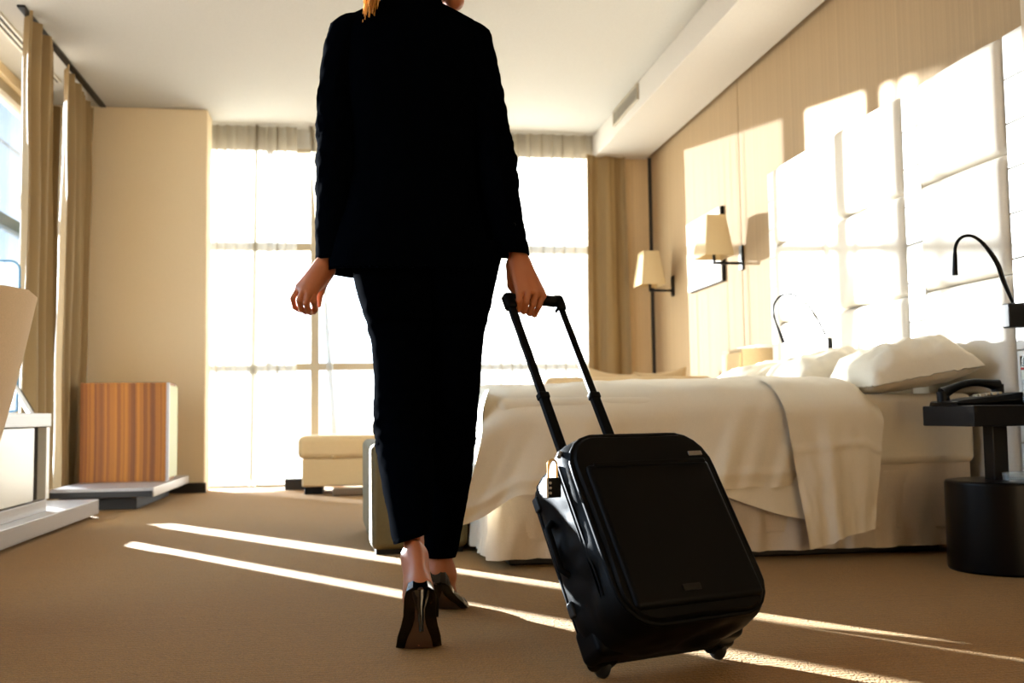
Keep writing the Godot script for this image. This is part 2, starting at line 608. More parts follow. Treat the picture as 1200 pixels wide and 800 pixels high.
func build_windows() -> void:
	# back window: three mullions and two transoms; each pane its own part
	var w := Node3D.new()
	w.name = "window_1"
	add_child(w)
	w.set_meta("kind", "structure")
	tag(w, "wide floor-to-ceiling window in the back wall", "window")
	var z := BACK - 0.06
	var xs := [-1.75, -0.80, -0.33, 0.32, 2.10]
	var ys := [0.0, 0.96, 1.945, 2.76]
	for i in xs.size():
		var t := 0.035
		if i == 3:
			t = 0.085
		obj("mullion", span(xs[i] - t, xs[i] + t, 0, 2.76, z - 0.05, z + 0.04, 0.004), M.frame, w) if i != 1 else obj("mullion", span(xs[i] - 0.012, xs[i] + 0.012, 0, 2.76, z - 0.03, z + 0.02, 0.003), M.frame, w)
	for y in [-0.015, 0.96, 1.945, 2.76]:
		obj("transom", span(-1.75, 2.1, y - 0.03, y + 0.03, z - 0.045, z + 0.035, 0.004), M.frame, w)
	for i in xs.size() - 1:
		for j in ys.size() - 1:
			obj("pane", span(xs[i], xs[i + 1], ys[j], ys[j + 1], z - 0.006, z + 0.002, 0.0005), M.glass, w)
	# left window
	var l := Node3D.new()
	l.name = "window_2"
	add_child(l)
	l.set_meta("kind", "structure")
	tag(l, "long glazed window filling the left wall", "window")
	var x := LEFT - 0.08
	var zs := [-7.95, -6.3, -4.75, -3.2, -1.5]
	for q in zs:
		obj("mullion", span(x - 0.04, x + 0.04, 0.1, 2.84, q - 0.03, q + 0.03, 0.004), M.frame, l)
	for y in [0.13, 1.91, 2.81]:
		obj("transom", span(x - 0.04, x + 0.04, y - 0.04, y + 0.04, -7.95, -1.5, 0.004), M.facade_dark if y == 1.91 else M.frame, l)
	for i in zs.size() - 1:
		obj("pane", span(x - 0.004, x + 0.004, 0.13, 1.91, zs[i], zs[i + 1], 0.0005), M.glass, l)
		obj("pane", span(x - 0.004, x + 0.004, 1.91, 2.81, zs[i], zs[i + 1], 0.0005), M.glass, l)
	# the neighbouring building that the left window looks at
	var b := thing("neighbouring_building", "pale blue office building outside beyond the left window", "building", Vector3(-15.6, -12, -44))
	obj("wall", box(Vector3(0, 13, 0), Vector3(4.4, 26, 8), 0.02), M.facade, b)
	for k in 8:
		obj("window_band", box(Vector3(0.1, 1.6 + k * 3.2, 0.1), Vector3(4.42, 1.5, 8.02), 0.02), M.facade_dark, b)

# a hanging cloth between two points, with folds
func cloth_sheet(a: Vector3, b: Vector3, y0: float, y1: float, folds: float, amp: float, sd: int, flare := 0.0, cols := 0, gather := 0.0, lap := 0.25, drift := 0.0) -> MB:
	var q := noise(1.0, sd, 2)
	var w := cols if cols else int(folds * 14)
	var rows := []
	var along := (b - a)
	var side := Vector3(-along.z, 0, along.x).normalized()
	for i in 25:
		var t := i / 24.0
		var row := PackedVector3Array()
		for j in w + 1:
			var s := float(j) / w
			var ph := s * folds * TAU + 1.4 * q.get_noise_2d(s * folds * 0.6, 3.0 + t * 0.25)
			var o := sin(ph) * amp * (0.75 + 0.35 * t) * (0.8 + 0.5 * q.get_noise_2d(s * 5.0, 9.0)) + 0.3 * amp * sin(2.0 * ph + 0.7 + t)
			o += amp * 0.5 * q.get_noise_2d(s * folds * 0.5, 20.0 + t * 1.3)
			var ss := s + lap * (1.0 + 0.8 * q.get_noise_2d(s * folds * 0.5, 70.0)) * cos(ph) / (folds * TAU)
			ss = lerpf(ss, ss + gather * (0.5 - ss), smoothstep(0.0, 1.0, t))
			var p := a + along * ss + side * o
			p += along * (s - 0.5) * flare * t
			p += along.normalized() * drift * t
			p.y = lerpf(y1, y0, t)
			row.append(p)
		rows.append(row)
	var m := MB.new()
	m.grid(rows, false, Vector3(0.3, 0, 1))
	return m

func build_curtains() -> void:
	# gold drapes hanging from the ceiling track beside the left window
	var d := thing("curtain", "olive gold drape at the near end of the left curtain track", "curtain", Vector3(-1.865, 0, -6.40))
	obj("cloth", cloth_sheet(Vector3(0.01, 0, 0.37), Vector3(0.0, 0, -0.245), 0.02, CEIL - 0.02, 3.0, 0.05, 4, 0.0), M.drape, d)
	d = thing("curtain", "olive gold drape at the far end by the corner column", "curtain", Vector3(-1.90, 0, -7.4))
	obj("cloth", cloth_sheet(Vector3(0.02, 0, 0.465), Vector3(-0.06, 0, -0.52), 0.02, CEIL - 0.02, 5.0, 0.045, 7, 0.0), M.drape, d)
	obj("return_fold", cloth_sheet(Vector3(-0.33, 0, -0.12), Vector3(-0.30, 0, -0.54), 0.02, CEIL - 0.02, 2.0, 0.03, 8, 0.0), M.drape, d)
	var tr := obj("curtain_track", span(-1.90, -1.855, CEIL - 0.014, CEIL, -7.94, -6.02, 0.004), M.bronze)
	tag(tr, "dark curtain track on the ceiling by the left window", "curtain track")
	# gold drape at the right of the back window
	d = thing("curtain", "narrow gold drape beside the fabric panel at back window", "curtain", Vector3(2.0, 0, BACK + 0.17))
	obj("cloth", cloth_sheet(Vector3(-0.09, 0, 0), Vector3(0.25, 0, 0.0), 0.02, 2.72, 2.0, 0.035, 11, 0.12), M.drape, d)
	# sheers of the back window
	d = thing("sheer_curtain", "white sheer curtain hanging left of the woman at back window", "curtain", Vector3(-0.72, 0, BACK + 0.12))
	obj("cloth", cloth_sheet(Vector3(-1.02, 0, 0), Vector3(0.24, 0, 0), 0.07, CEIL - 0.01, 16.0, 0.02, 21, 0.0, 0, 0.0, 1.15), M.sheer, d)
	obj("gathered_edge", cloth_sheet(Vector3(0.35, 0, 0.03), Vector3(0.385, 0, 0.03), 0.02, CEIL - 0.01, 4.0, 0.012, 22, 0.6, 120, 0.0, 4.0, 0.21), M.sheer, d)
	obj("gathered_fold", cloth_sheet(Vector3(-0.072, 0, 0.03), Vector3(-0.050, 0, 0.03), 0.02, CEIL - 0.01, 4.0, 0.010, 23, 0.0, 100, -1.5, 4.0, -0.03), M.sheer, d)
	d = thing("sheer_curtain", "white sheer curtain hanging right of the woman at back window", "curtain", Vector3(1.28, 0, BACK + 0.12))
	obj("cloth", cloth_sheet(Vector3(-0.84, 0, 0), Vector3(0.70, 0, 0), 0.02, CEIL - 0.01, 17.0, 0.02, 25, 0.0, 0, 0.0, 1.2), M.sheer, d)

# ---------------------------------------------------------------- bed
const BZ0 := -3.64
const BZ1 := -5.40

func build_bed() -> void:
	var b := thing("bed", "wide bed with white mattress and pale pleated skirt beside the suitcase", "bed", Vector3(1.40, 0, (BZ0 + BZ1) * 0.5))
	var hz := (BZ0 - BZ1) * 0.5
	var base := MB.new()
	base.rbox(Vector3(0, 0.05, 0), Vector3(1.7, 0.10, hz * 2 - 0.2), 0.01)
	obj("plinth", base, M.base_dark, b)
	var bb := MB.new()
	bb.rbox(Vector3(0.02, 0.21, 0), Vector3(1.82, 0.24, hz * 2 - 0.04), 0.02, 2)
	obj("box_spring", bb, M.skirt, b)
	var mt := MB.new()
	mt.rbox(Vector3(0.03, 0.475, 0), Vector3(1.86, 0.27, hz * 2), 0.035, 4)
	obj("mattress", mt, M.linen, b)
	# skirt with soft pleats, all round except the head
	var q := noise(2.2, 31, 3)
	var path: Array[Vector3] = []
	var nrm: Array[Vector3] = []
	for i in 90:
		var x := lerpf(0.94, -0.90, i / 89.0)
		path.append(Vector3(x, 0, hz - 0.02))
		nrm.append(Vector3(0, 0, 1))
	for i in 80:
		path.append(Vector3(-0.92, 0, lerpf(hz - 0.03, -hz, i / 79.0)))
		nrm.append(Vector3(-1, 0, 0))
	var rows := []
	for k in 12:
		var t := k / 11.0
		var row := PackedVector3Array()
		for i in path.size():
			var s := i * 0.021
			var o := 0.012 * t + (0.016 * t + 0.003) * q.get_noise_2d(s * 4.0, 1.0 + t * 0.3) * 2.0
			var p := path[i] + nrm[i] * o
			p.y = lerpf(0.345, 0.035 + 0.008 * q.get_noise_2d(s * 3.0, 50.0), t)
			row.append(p)
		rows.append(row)
	var sk := MB.new()
	sk.grid(rows, false, Vector3(0, 0, 1))
	obj("bed_skirt", sk, M.skirt, b)

	# duvet: over the top, hanging down on the near side and over the foot
	var du := thing("duvet", "creamy white duvet spread over the bed with hanging near side", "duvet", Vector3(0, 0, 0))
	q = noise(1.0, 41, 4)
	rows = []
	var nx := 96
	for i in nx + 1:
		var u := i / float(nx)
		var x := lerpf(0.46, 1.72, u)
		var row := PackedVector3Array()
		# across: far edge to near edge, then down
		var hem := lerpf(0.19, 0.29, smoothstep(0.0, 0.12, u))
		hem += 0.012 * q.get_noise_2d(x * 6.0, 3.0)
		for k in 60:
			var p := Vector3.ZERO
			if k < 36:
				var s := k / 35.0
				var z := lerpf(BZ1 - 0.03, BZ0 - 0.05, s)
				var crown := 0.655 + 0.025 * sin(PI * s) + 0.016 * q.get_noise_2d(x * 2.2, z * 2.4) + 0.02 * smoothstep(0.25, 0.9, u)
				crown -= 0.05 * pow(maxf(0.0, 1.0 - u / 0.09), 2.0)
				crown -= 0.03 * pow(absf(s * 2 - 1), 8.0)
				p = Vector3(x, crown, z)
			else:
				var t := (k - 35) / 24.0
				var top := 0.625 + 0.016 * q.get_noise_2d(x * 2.2, (BZ0 - 0.05) * 2.4) + 0.02 * smoothstep(0.25, 0.9, u) - 0.05 * pow(maxf(0.0, 1.0 - u / 0.09), 2.0)
				var a := clampf(t * 4.0, 0, 1) * PI / 2
				var out := 0.075 * sin(a)
				var y := lerpf(top, hem, t) - 0.02 * (1 - cos(a))
				var wav := 0.035 * t * q.get_noise_2d(x * 3.2 + 0.4 * t, 8.0) + 0.022 * t * sin(x * 9.0 + 1.5 * t)
				var corner := pow(maxf(0.0, 1.0 - u / 0.20), 1.5) * t
				wav += 0.006 * (1.0 if absf(t - 0.86) < 0.03 else 0.0)
				p = Vector3(x - 0.10 * corner, y, BZ0 - 0.05 + out + wav + 0.05 * corner)
			row.append(p)
		rows.append(row)
	var dm := MB.new()
	dm.grid(rows, false, Vector3(0, 1, 0.5))
	obj("cover", dm, M.linen, du)
	# foot end of the duvet
	rows = []
	for k in 20:
		var t := k / 19.0
		var row := PackedVector3Array()
		for i in 50:
			var s := i / 49.0
			var z := lerpf(BZ0 + 0.0, BZ1 - 0.03, s)
			var a := clampf(t * 3.0, 0, 1) * PI / 2
			row.append(Vector3(0.47 - 0.03 * sin(a) + 0.016 * t * sin(z * 22.0 + 1.3 * sin(z * 7.0)), lerpf(0.62, 0.30, t) + 0.02 * cos(a) + 0.02 * sin(PI * s), z))
		rows.append(row)
	dm = MB.new()
	dm.grid(rows, false, Vector3(-1, 0.3, 0))
	obj("foot_drop", dm, M.linen, du)
	# blanket edge that shows below the duvet towards the head
	rows = []
	for i in 31:
		var u := i / 30.0
		var x := lerpf(1.0, 1.72, u)
		var row := PackedVector3Array()
		for k in 9:
			var t := k / 8.0
			row.append(Vector3(x, lerpf(0.42, lerpf(0.30, 0.15, smoothstep(0.1, 0.95, u)), t), BZ0 + 0.015 + 0.03 * t + 0.008 * q.get_noise_2d(x * 5.0, t + 60.0)))
		rows.append(row)
	dm = MB.new()
	dm.grid(rows, false, Vector3(0, 0, 1))
	obj("under_layer", dm, M.linen, du)
	# turned-down end of the top sheet hanging over the near side by the head
	var sh := thing("bed_sheet", "folded white sheet corner hanging down bed side near the nightstand", "sheet", Vector3.ZERO)
	rows = []
	q = noise(1.0, 45, 4)
	for i in 41:
		var u := i / 40.0
		var row := PackedVector3Array()
		var hem := lerpf(0.07, 0.125, u) - 0.012 * smoothstep(0.42, 0.34, u)
		for k in 60:
			var p := Vector3.ZERO
			if k < 20:
				var s := k / 19.0
				var x := lerpf(1.545, 1.955, u)
				var z := lerpf(-4.45, BZ0 - 0.05, s)
				p = Vector3(x, 0.685 + 0.012 * q.get_noise_2d(x * 4.0, z * 3.0) - 0.055 * smoothstep(0.80, 1.0, u) - 0.03 * pow(s, 8.0), z)
			else:
				var t := (k - 19) / 40.0
				var a := clampf(t * 5.0, 0, 1) * PI / 2
				var x := lerpf(lerpf(1.545, 1.625, t), lerpf(1.955, 1.88, t), u)
				var top := 0.655 - 0.055 * smoothstep(0.80, 1.0, u)
				var y := lerpf(top, hem, t) - 0.01 * (1 - cos(a))
				var pleat := 0.014 * (1.0 - smoothstep(0.0, 0.16, absf(u - 0.42))) * smoothstep(0.1, 0.5, t) + 0.006 * (1.0 if absf(t - 0.40) < 0.02 else 0.0)
				p = Vector3(x, y, BZ0 - 0.05 + 0.115 * sin(a) + 0.018 * t * q.get_noise_2d(u * 2.2, t * 1.2) + pleat + 0.03 * t)
			row.append(p)
		rows.append(row)
	var sm := MB.new()
	sm.grid(rows, false, Vector3(0, 1, 0.5))
	obj("cloth", sm, M.linen, sh)

	# pillows
	var p := pillow("plump white pillow nearest to the nightstand and telephone", Vector3(2.165, 0.675, -3.85), 0.215, 0.30, 0.145, Vector3(0, -8, 10), 3)
	p = pillow("white pillow in the middle, lying in sunlight", Vector3(2.12, 0.68, -4.42), 0.23, 0.28, 0.135, Vector3(0, -4, 10), 5)
	p = pillow("flat white pillow furthest from the nightstand and telephone", Vector3(2.09, 0.685, -4.99), 0.25, 0.27, 0.11, Vector3(0, 4, 8), 9)

func pillow(label: String, at: Vector3, hx: float, hz: float, th: float, rot: Vector3, sd: int) -> Node3D:
	var o := thing("pillow", label, "pillow", at, 0.0, "white pillows at the head of the bed")
	o.rotation_degrees = rot
	var q := noise(2.2, sd, 3)
	for side in [1.0, -1.0]:
		var rows := []
		for i in 33:
			var a := i / 16.0 - 1.0
			var row := PackedVector3Array()
			for k in 41:
				var c := k / 20.0 - 1.0
				var y := th * pow(maxf(0.0, 1.0 - pow(absf(a), 3.2)), 0.48) * pow(maxf(0.0, 1.0 - pow(absf(c), 3.6)), 0.48)
				if side < 0.0:
					y *= 0.3
				y *= 1.0 + 0.22 * q.get_noise_3d(a * 0.9, c * 0.9, side * 4.0)
				var rim := maxf(absf(a), absf(c))
				var pinch := 1.0 - 0.07 * (1.0 - pow(absf(a), 2.0)) * pow(absf(c), 4.0) - 0.05 * (1.0 - pow(absf(c), 2.0)) * pow(absf(a), 4.0)
				var wr := 0.008 * q.get_noise_2d(a * 5.0 + 3.0, c * 5.0) * smoothstep(0.4, 1.0, rim)
				row.append(Vector3(a * hx * pinch, side * (y + 0.001) + wr, c * hz * pinch))
			rows.append(row)
		var b := MB.new()
		b.grid(rows, false, Vector3(0, side, 0))
		obj("upper_side" if side > 0 else "under_side", b, M.linen, o)
	return o

# ---------------------------------------------------------------- headboard, lamps, picture
func build_headboard() -> void:
	var h := thing("headboard", "tall cream headboard of stacked padded panels and white tiles", "headboard", Vector3(RIGHT - 0.002, 0, 0))
	obj("backing", span(-0.055, 0, 0, 1.955, -5.71, -3.345, 0.002), M.grout, h)
	# padded cushions: three columns of stacked pads
	for col in [[-3.475, -4.05], [-4.205, -4.925], [-4.935, -5.60]]:
		var edges := [0.16, 0.60, 1.05, 1.505, 1.955]
		for k in 4:
			var cz: float = (col[0] + col[1]) * 0.5
			var hz: float = (col[0] - col[1]) * 0.5
			var y0: float = edges[k] + 0.002
			var y1: float = edges[k + 1] - 0.002
			var b := MB.new()
			var rows := []
			for i in 25:
				var s := sin((i / 24.0 - 0.5) * PI)
				var row := PackedVector3Array()
				for j in 25:
					var t := sin((j / 24.0 - 0.5) * PI)
					var d := 0.045 * pow(maxf(0.0, 1.0 - pow(absf(s), 22.0)), 0.5) * pow(maxf(0.0, 1.0 - pow(absf(t), 22.0)), 0.5) + 0.010 * (1 - s * s)
					row.append(Vector3(-0.055 - d, lerpf(y0, y1, t * 0.5 + 0.5), cz + hz * s))
				rows.append(row)
			b.grid(rows, false, Vector3(-1, 0, 0))
			obj("pad", b, M.pad, h)
	# white tiles in the strips beside the pads
	for col in [[-3.345, -3.465], [-4.06, -4.195], [-5.605, -5.71]]:
		for k in 11:
			var y0 := 0.08 + k * 0.1705
			obj("tile", span(-0.075, -0.05, y0 + 0.002, y0 + 0.1685, col[1], col[0], 0.003), M.tile, h)
	# gooseneck reading lamps
	reading_lamp("black gooseneck reading lamp above the telephone nightstand", Vector3(2.36, 0.885, -3.40), [Vector3(0.013, 0.045, 0), Vector3(-0.022, 0.129, 0), Vector3(-0.042, 0.189, 0), Vector3(-0.083, 0.25, 0), Vector3(-0.121, 0.284, 0), Vector3(-0.155, 0.293, 0), Vector3(-0.187, 0.281, 0), Vector3(-0.206, 0.25, 0), Vector3(-0.210, 0.20, 0)], 0.0062)
	reading_lamp("thin dark gooseneck reading lamp between the two far headboard pads", Vector3(2.40, 0.875, -4.93), [Vector3(-0.02, 0.06, 0.0), Vector3(-0.06, 0.14, 0.0), Vector3(-0.12, 0.225, 0.0), Vector3(-0.19, 0.268, 0.0), Vector3(-0.25, 0.262, 0.0), Vector3(-0.29, 0.22, 0.0), Vector3(-0.295, 0.16, 0.0), Vector3(-0.265, 0.07, 0.0)], 0.0056)
	# wall picture
	var p := thing("wall_picture", "white canvas picture with dark edge on the wall behind sconce", "picture", Vector3(RIGHT, 1.70, -7.0))
	obj("frame", box(Vector3(-0.012, 0, 0), Vector3(0.024, 0.52, 0.72), 0.003), M.black, p)
	obj("canvas", box(Vector3(-0.026, 0, -0.004), Vector3(0.012, 0.51, 0.71), 0.003), M.canvas, p)
	sconce("wall sconce with tapered cream shade in front of white picture", Vector3(RIGHT, 1.55, -6.33))
	sconce("wall sconce with tapered cream shade nearest the far corner", Vector3(RIGHT, 1.55, -7.80))

func reading_lamp(label: String, at: Vector3, pts: Array, r: float) -> void:
	var o := thing("reading_lamp", label, "lamp", at)
	obj("base", box(Vector3(0.02, 0, 0), Vector3(0.08, 0.09, 0.045), 0.006, 2), M.bronze, o)
	var cv := Curve3D.new()
	cv.bake_interval = 0.008
	for i in pts.size():
		var t: Vector3 = (pts[mini(i + 1, pts.size() - 1)] - pts[maxi(i - 1, 0)]) * 0.17
		cv.add_point(pts[i], -t, t)
	var bk := cv.get_baked_length()
	var list := []
	var rad := []
	for i in 41:
		list.append(cv.sample_baked(bk * i / 40.0))
		rad.append(r * (1.0 + 0.5 * sin(PI * clampf(i / 25.0, 0, 1))) if r > 0.006 else r)
	var b := MB.new()
	b.tube(list, rad, 12)
	obj("gooseneck", b, M.gloss_black, o)
	var a: Vector3 = list[-1]
	var d: Vector3 = (list[-1] - list[-4]).normalized()
	b = MB.new()
	b.tube([a - d * 0.03, a - d * 0.02, a + d * 0.05, a + d * 0.054], [r * 1.1, r * 1.3, r * 1.75, r * 1.7], 16)
	obj("lamp_head", b, M.gloss_black, o)

func sconce(label: String, at: Vector3) -> void:
	var o := thing("wall_sconce", label, "lamp", at, 0.0, "wall sconces with cream shades")
	obj("back_plate", box(Vector3(-0.008, 0.0, 0), Vector3(0.016, 0.16, 0.055), 0.003), M.bronze, o)
	var b := MB.new()
	b.rbox(Vector3(-0.105, -0.035, 0), Vector3(0.19, 0.018, 0.018), 0.003)
	b.rbox(Vector3(-0.195, 0.0, 0), Vector3(0.018, 0.085, 0.018), 0.003)
	obj("arm", b, M.bronze, o)
	b = MB.new()
	var rings := []
	for q in [[0.0, 0.122], [0.02, 0.120], [0.25, 0.082], [0.27, 0.079]]:
		var ring := PackedVector3Array()
		for k in 4:
			var c := Vector2(1, 1).rotated(PI / 2 * k)
			var dd := Vector2(1, 1).rotated(PI / 2 * (k + 1))
			for j in 6:
				var t := lerpf(0.02, 0.98, j / 5.0)
				var e: Vector2 = c.lerp(dd, t) * q[1]
				ring.append(Vector3(-0.20 + e.x * 0.8, 0.0 + q[0], e.y))
		rings.append(ring)
	b.loft(rings, false, false)
	obj("lamp_shade", b, M.shade, o)
	b = MB.new()
	b.lathe(Vector3(-0.20, 0.04, 0), [Vector2(0.012, 0), Vector2(0.014, 0.03), Vector2(0.03, 0.07), Vector2(0.03, 0.09), Vector2(0.015, 0.115)], 12)
	obj("bulb", b, M.white, o)

# ---------------------------------------------------------------- bedside
func build_bedside() -> void:
	var n := thing("nightstand", "black nightstand with overhanging top on a steel post", "nightstand", Vector3(2.20, 0, -3.26))
	obj("table_top", span(-0.19, 0.205, 0.49, 0.56, -0.16, 0.15, 0.004), M.dark_wood, n)
	var b := MB.new()
	b.lathe(Vector3(0.0, 0, 0.01), [Vector2(0.17, 0.0), Vector2(0.187, 0.002), Vector2(0.19, 0.01), Vector2(0.19, 0.295), Vector2(0.185, 0.303), Vector2(0.17, 0.305)], 48)
	obj("drum_base", b, M.gloss_black, n)
	obj("post", span(-0.045, 0.01, 0.30, 0.49, -0.03, 0.03, 0.004), M.bronze, n)
	# telephone
	var t := thing("telephone", "black desk telephone with handset lying on the nightstand top", "telephone", Vector3(2.135, 0.56, -3.28))
	b = MB.new()
	var rings := []
	for q in [[-0.13, 0.012], [-0.125, 0.016], [0.05, 0.034], [0.115, 0.044], [0.125, 0.040]]:
		rings.append(PackedVector3Array([Vector3(q[0], 0.0, -0.085), Vector3(q[0], q[1], -0.08), Vector3(q[0], q[1], 0.08), Vector3(q[0], 0.0, 0.085)]))
	b.loft(rings)
	obj("body", b, M.black, t)
	b = MB.new()
	var arc := []
	var rr := []
	for i in 15:
		var s := i / 14.0
		arc.append(Vector3(lerpf(-0.112, 0.10, s), 0.042 + 0.026 * s + 0.024 * sin(PI * s), -0.03))
		rr.append(0.013 + 0.010 * pow(absf(s * 2 - 1), 3.0))
	b.tube(arc, rr, 12)
	b.tube([Vector3(-0.108, 0.014, -0.03), Vector3(-0.112, 0.05, -0.03)], [0.022, 0.02], 12)
	b.tube([Vector3(0.098, 0.03, -0.03), Vector3(0.10, 0.075, -0.03)], [0.022, 0.02], 12)
	obj("handset", b, M.black, t)
	for i in 3:
		for j in 4:
			obj("button", box(Vector3(-0.02 + 0.022 * j, 0.034 + 0.0025 * j, 0.018 + 0.02 * i), Vector3(0.014, 0.008, 0.012), 0.002), M.frame, t)
	# bottle of water
	var w := thing("water_bottle", "clear plastic water bottle with red band on the nightstand", "bottle", Vector3(2.268, 0.56, -3.17))
	b = MB.new()
	b.lathe(Vector3.ZERO, [Vector2(0.02, 0.001), Vector2(0.030, 0.004), Vector2(0.032, 0.015), Vector2(0.030, 0.03), Vector2(0.032, 0.045), Vector2(0.030, 0.06), Vector2(0.032, 0.075), Vector2(0.032, 0.135), Vector2(0.030, 0.15), Vector2(0.022, 0.175), Vector2(0.013, 0.195), Vector2(0.0125, 0.205)], 24)
	obj("body", b, M.clear, w)
	b = MB.new()
	b.lathe(Vector3(0, 0.205, 0), [Vector2(0.014, 0), Vector2(0.0145, 0.002), Vector2(0.0145, 0.014), Vector2(0.013, 0.016)], 20)
	obj("cap", b, M.white, w)
	b = MB.new()
	b.lathe(Vector3.ZERO, [Vector2(0.0325, 0.085), Vector2(0.0325, 0.13)], 24, false)
	obj("label", b, mat(Color(0.82, 0.83, 0.78), 0.5), w)
	b = MB.new()
	b.lathe(Vector3.ZERO, [Vector2(0.033, 0.118), Vector2(0.033, 0.126)], 24, false)
	obj("red_band", b, mat(Color(0.7, 0.12, 0.1), 0.5), w)
	# glass dish on the drum
	var d := thing("glass_dish", "small clear glass dish on the drum base under nightstand top", "dish", Vector3(2.20, 0.3055, -3.15))
	b = MB.new()
	b.lathe(Vector3.ZERO, [Vector2(0.05, 0.0), Vector2(0.058, 0.004), Vector2(0.062, 0.028), Vector2(0.056, 0.03), Vector2(0.05, 0.012), Vector2(0.01, 0.010)], 24)
	obj("bowl", b, M.clear, d)
	# wall switch by the headboard
	var s := thing("wall_switch", "small dark switch plate on headboard beside the water bottle", "switch", Vector3(2.424, 0.70, -3.40))
	obj("plate", box(Vector3(-0.004, 0, 0), Vector3(0.008, 0.08, 0.08), 0.003), M.bronze, s)
	obj("rocker", box(Vector3(-0.009, 0, 0), Vector3(0.006, 0.04, 0.03), 0.002), M.black, s)
	# tan cabinet on the far side of the bed
	var c := thing("bedside_cabinet", "tall tan bedside cabinet with white top beyond the pillows", "cabinet", Vector3(2.385, 0, -5.93))
	obj("body", span(-0.13, 0.11, 0.0, 0.925, -0.17, 0.17, 0.006), M.sofa, c)
	obj("top", span(-0.03, 0.115, 0.925, 0.945, -0.175, 0.175, 0.004), M.white, c)
	obj("door", span(-0.14, -0.13, 0.10, 0.90, -0.155, 0.155, 0.003), M.beige, c)
	# bench at the foot of the bed
	var bn := thing("bench", "olive upholstered bench standing at the foot of the bed", "bench", Vector3(0.24, 0, -4.64), deg_to_rad(1.5))
	b = MB.new()
	b.rbox(Vector3(0, 0.23, 0), Vector3(0.39, 0.42, 1.0), 0.03, 4)
	obj("upholstery", b, M.olive, bn)
	obj("plinth", box(Vector3(0, 0.014, 0), Vector3(0.35, 0.028, 0.95), 0.003), M.black, bn)
	for z in [-0.487, 0.487]:
		b = MB.new()
		b.tube([Vector3(-0.187, 0.05, z), Vector3(-0.19, 0.42, z), Vector3(-0.168, 0.434, z), Vector3(0.168, 0.434, z), Vector3(0.19, 0.42, z), Vector3(0.187, 0.05, z)], 0.0045, 6)
		obj("piping", b, M.olive, bn)

# ---------------------------------------------------------------- back of the room
func build_back() -> void:
	# ottoman by the window
	var o := thing("ottoman", "beige tufted ottoman standing in front of the back window", "ottoman", Vector3(-0.06, 0, -7.72))
	var b := MB.new()
	b.rbox(Vector3(0, 0.335, 0), Vector3(0.70, 0.165, 0.55), 0.045, 4)
	obj("cushion", b, M.beige, o)
	obj("body", box(Vector3(0.0, 0.155, 0), Vector3(0.64, 0.20, 0.50), 0.015, 2), M.beige, o)
	for x in [-0.10, 0.18]:
		b = MB.new()
		b.nets([[Vector3(x, 0.265, 0.27), Vector3(x, 0.265, 0.275), 0.016, 0.012, 0.004]], 0.005)
		obj("button", b, M.beige, o)
	for x in [-0.24, 0.24]:
		for z in [-0.17, 0.17]:
			obj("foot", box(Vector3(x, 0.03, z), Vector3(0.13, 0.06, 0.08), 0.006), M.black, o)
	var fb := obj("floor_bar", box(Vector3(-0.02, 0.03, -7.32), Vector3(0.28, 0.05, 0.10), 0.006), M.steel)
	tag(fb, "low silver metal bar on the floor before the ottoman", "bar")
	var bx := obj("floor_box", box(Vector3(-0.46, 0.042, -8.05), Vector3(0.15, 0.084, 0.12), 0.006), M.base_dark)
	tag(bx, "small black box on the floor under back window", "box")
	# sofa along the right wall behind the bed
	var s := thing("sofa", "tan sofa seen behind the bed below the wall picture", "sofa", Vector3(1.86, 0, -7.15))
	b = MB.new()
	b.rbox(Vector3(0, 0.44, 0.28), Vector3(1.22, 0.72, 0.18), 0.07, 5)
	obj("backrest", b, M.sofa, s)
	b = MB.new()
	b.rbox(Vector3(0, 0.25, -0.10), Vector3(1.22, 0.30, 0.70), 0.05, 4)
	obj("seat", b, M.sofa, s)
	for x in [-0.54, 0.54]:
		b = MB.new()
		b.rbox(Vector3(x, 0.34, -0.1), Vector3(0.14, 0.46, 0.72), 0.05, 4)
		obj("armrest", b, M.sofa, s)
	for x in [-0.55, 0.55]:
		for z in [-0.4, 0.3]:
			obj("leg", box(Vector3(x, 0.05, z), Vector3(0.05, 0.1, 0.05), 0.005), M.base_dark, s)
	cushion("tan square cushion leaning upright on the sofa, left of pair", Vector3(1.80, 0.66, -7.02), -6, 13)
	cushion("tan square cushion leaning upright on the sofa, right of pair", Vector3(2.16, 0.665, -7.02), 5, 17)

func cushion(label: String, at: Vector3, roll: float, sd: int) -> void:
	var o := thing("cushion", label, "cushion", at, 0.0, "cushions on the tan sofa")
	o.rotation_degrees = Vector3(-10, 0, roll)
	var q := noise(2.0, sd, 2)
	for side in [1.0, -1.0]:
		var rows := []
		for i in 21:
			var a := i / 10.0 - 1.0
			var row := PackedVector3Array()
			for k in 21:
				var c := k / 10.0 - 1.0
				var y := 0.065 * pow(maxf(0.0, 1.0 - a * a), 0.6) * pow(maxf(0.0, 1.0 - c * c), 0.6)
				var pin := 1.0 - 0.16 * (1.0 - a * a) * c * c * c * c
				var pin2 := 1.0 - 0.16 * (1.0 - c * c) * a * a * a * a
				row.append(Vector3(a * 0.20 * pin2, c * 0.20 * pin, side * (y + 0.001) + 0.004 * q.get_noise_2d(a * 4, c * 4)))
			rows.append(row)
		var b := MB.new()
		b.grid(rows, false, Vector3(0, 0, side))
		obj("front_side" if side > 0 else "rear_side", b, M.sofa, o)

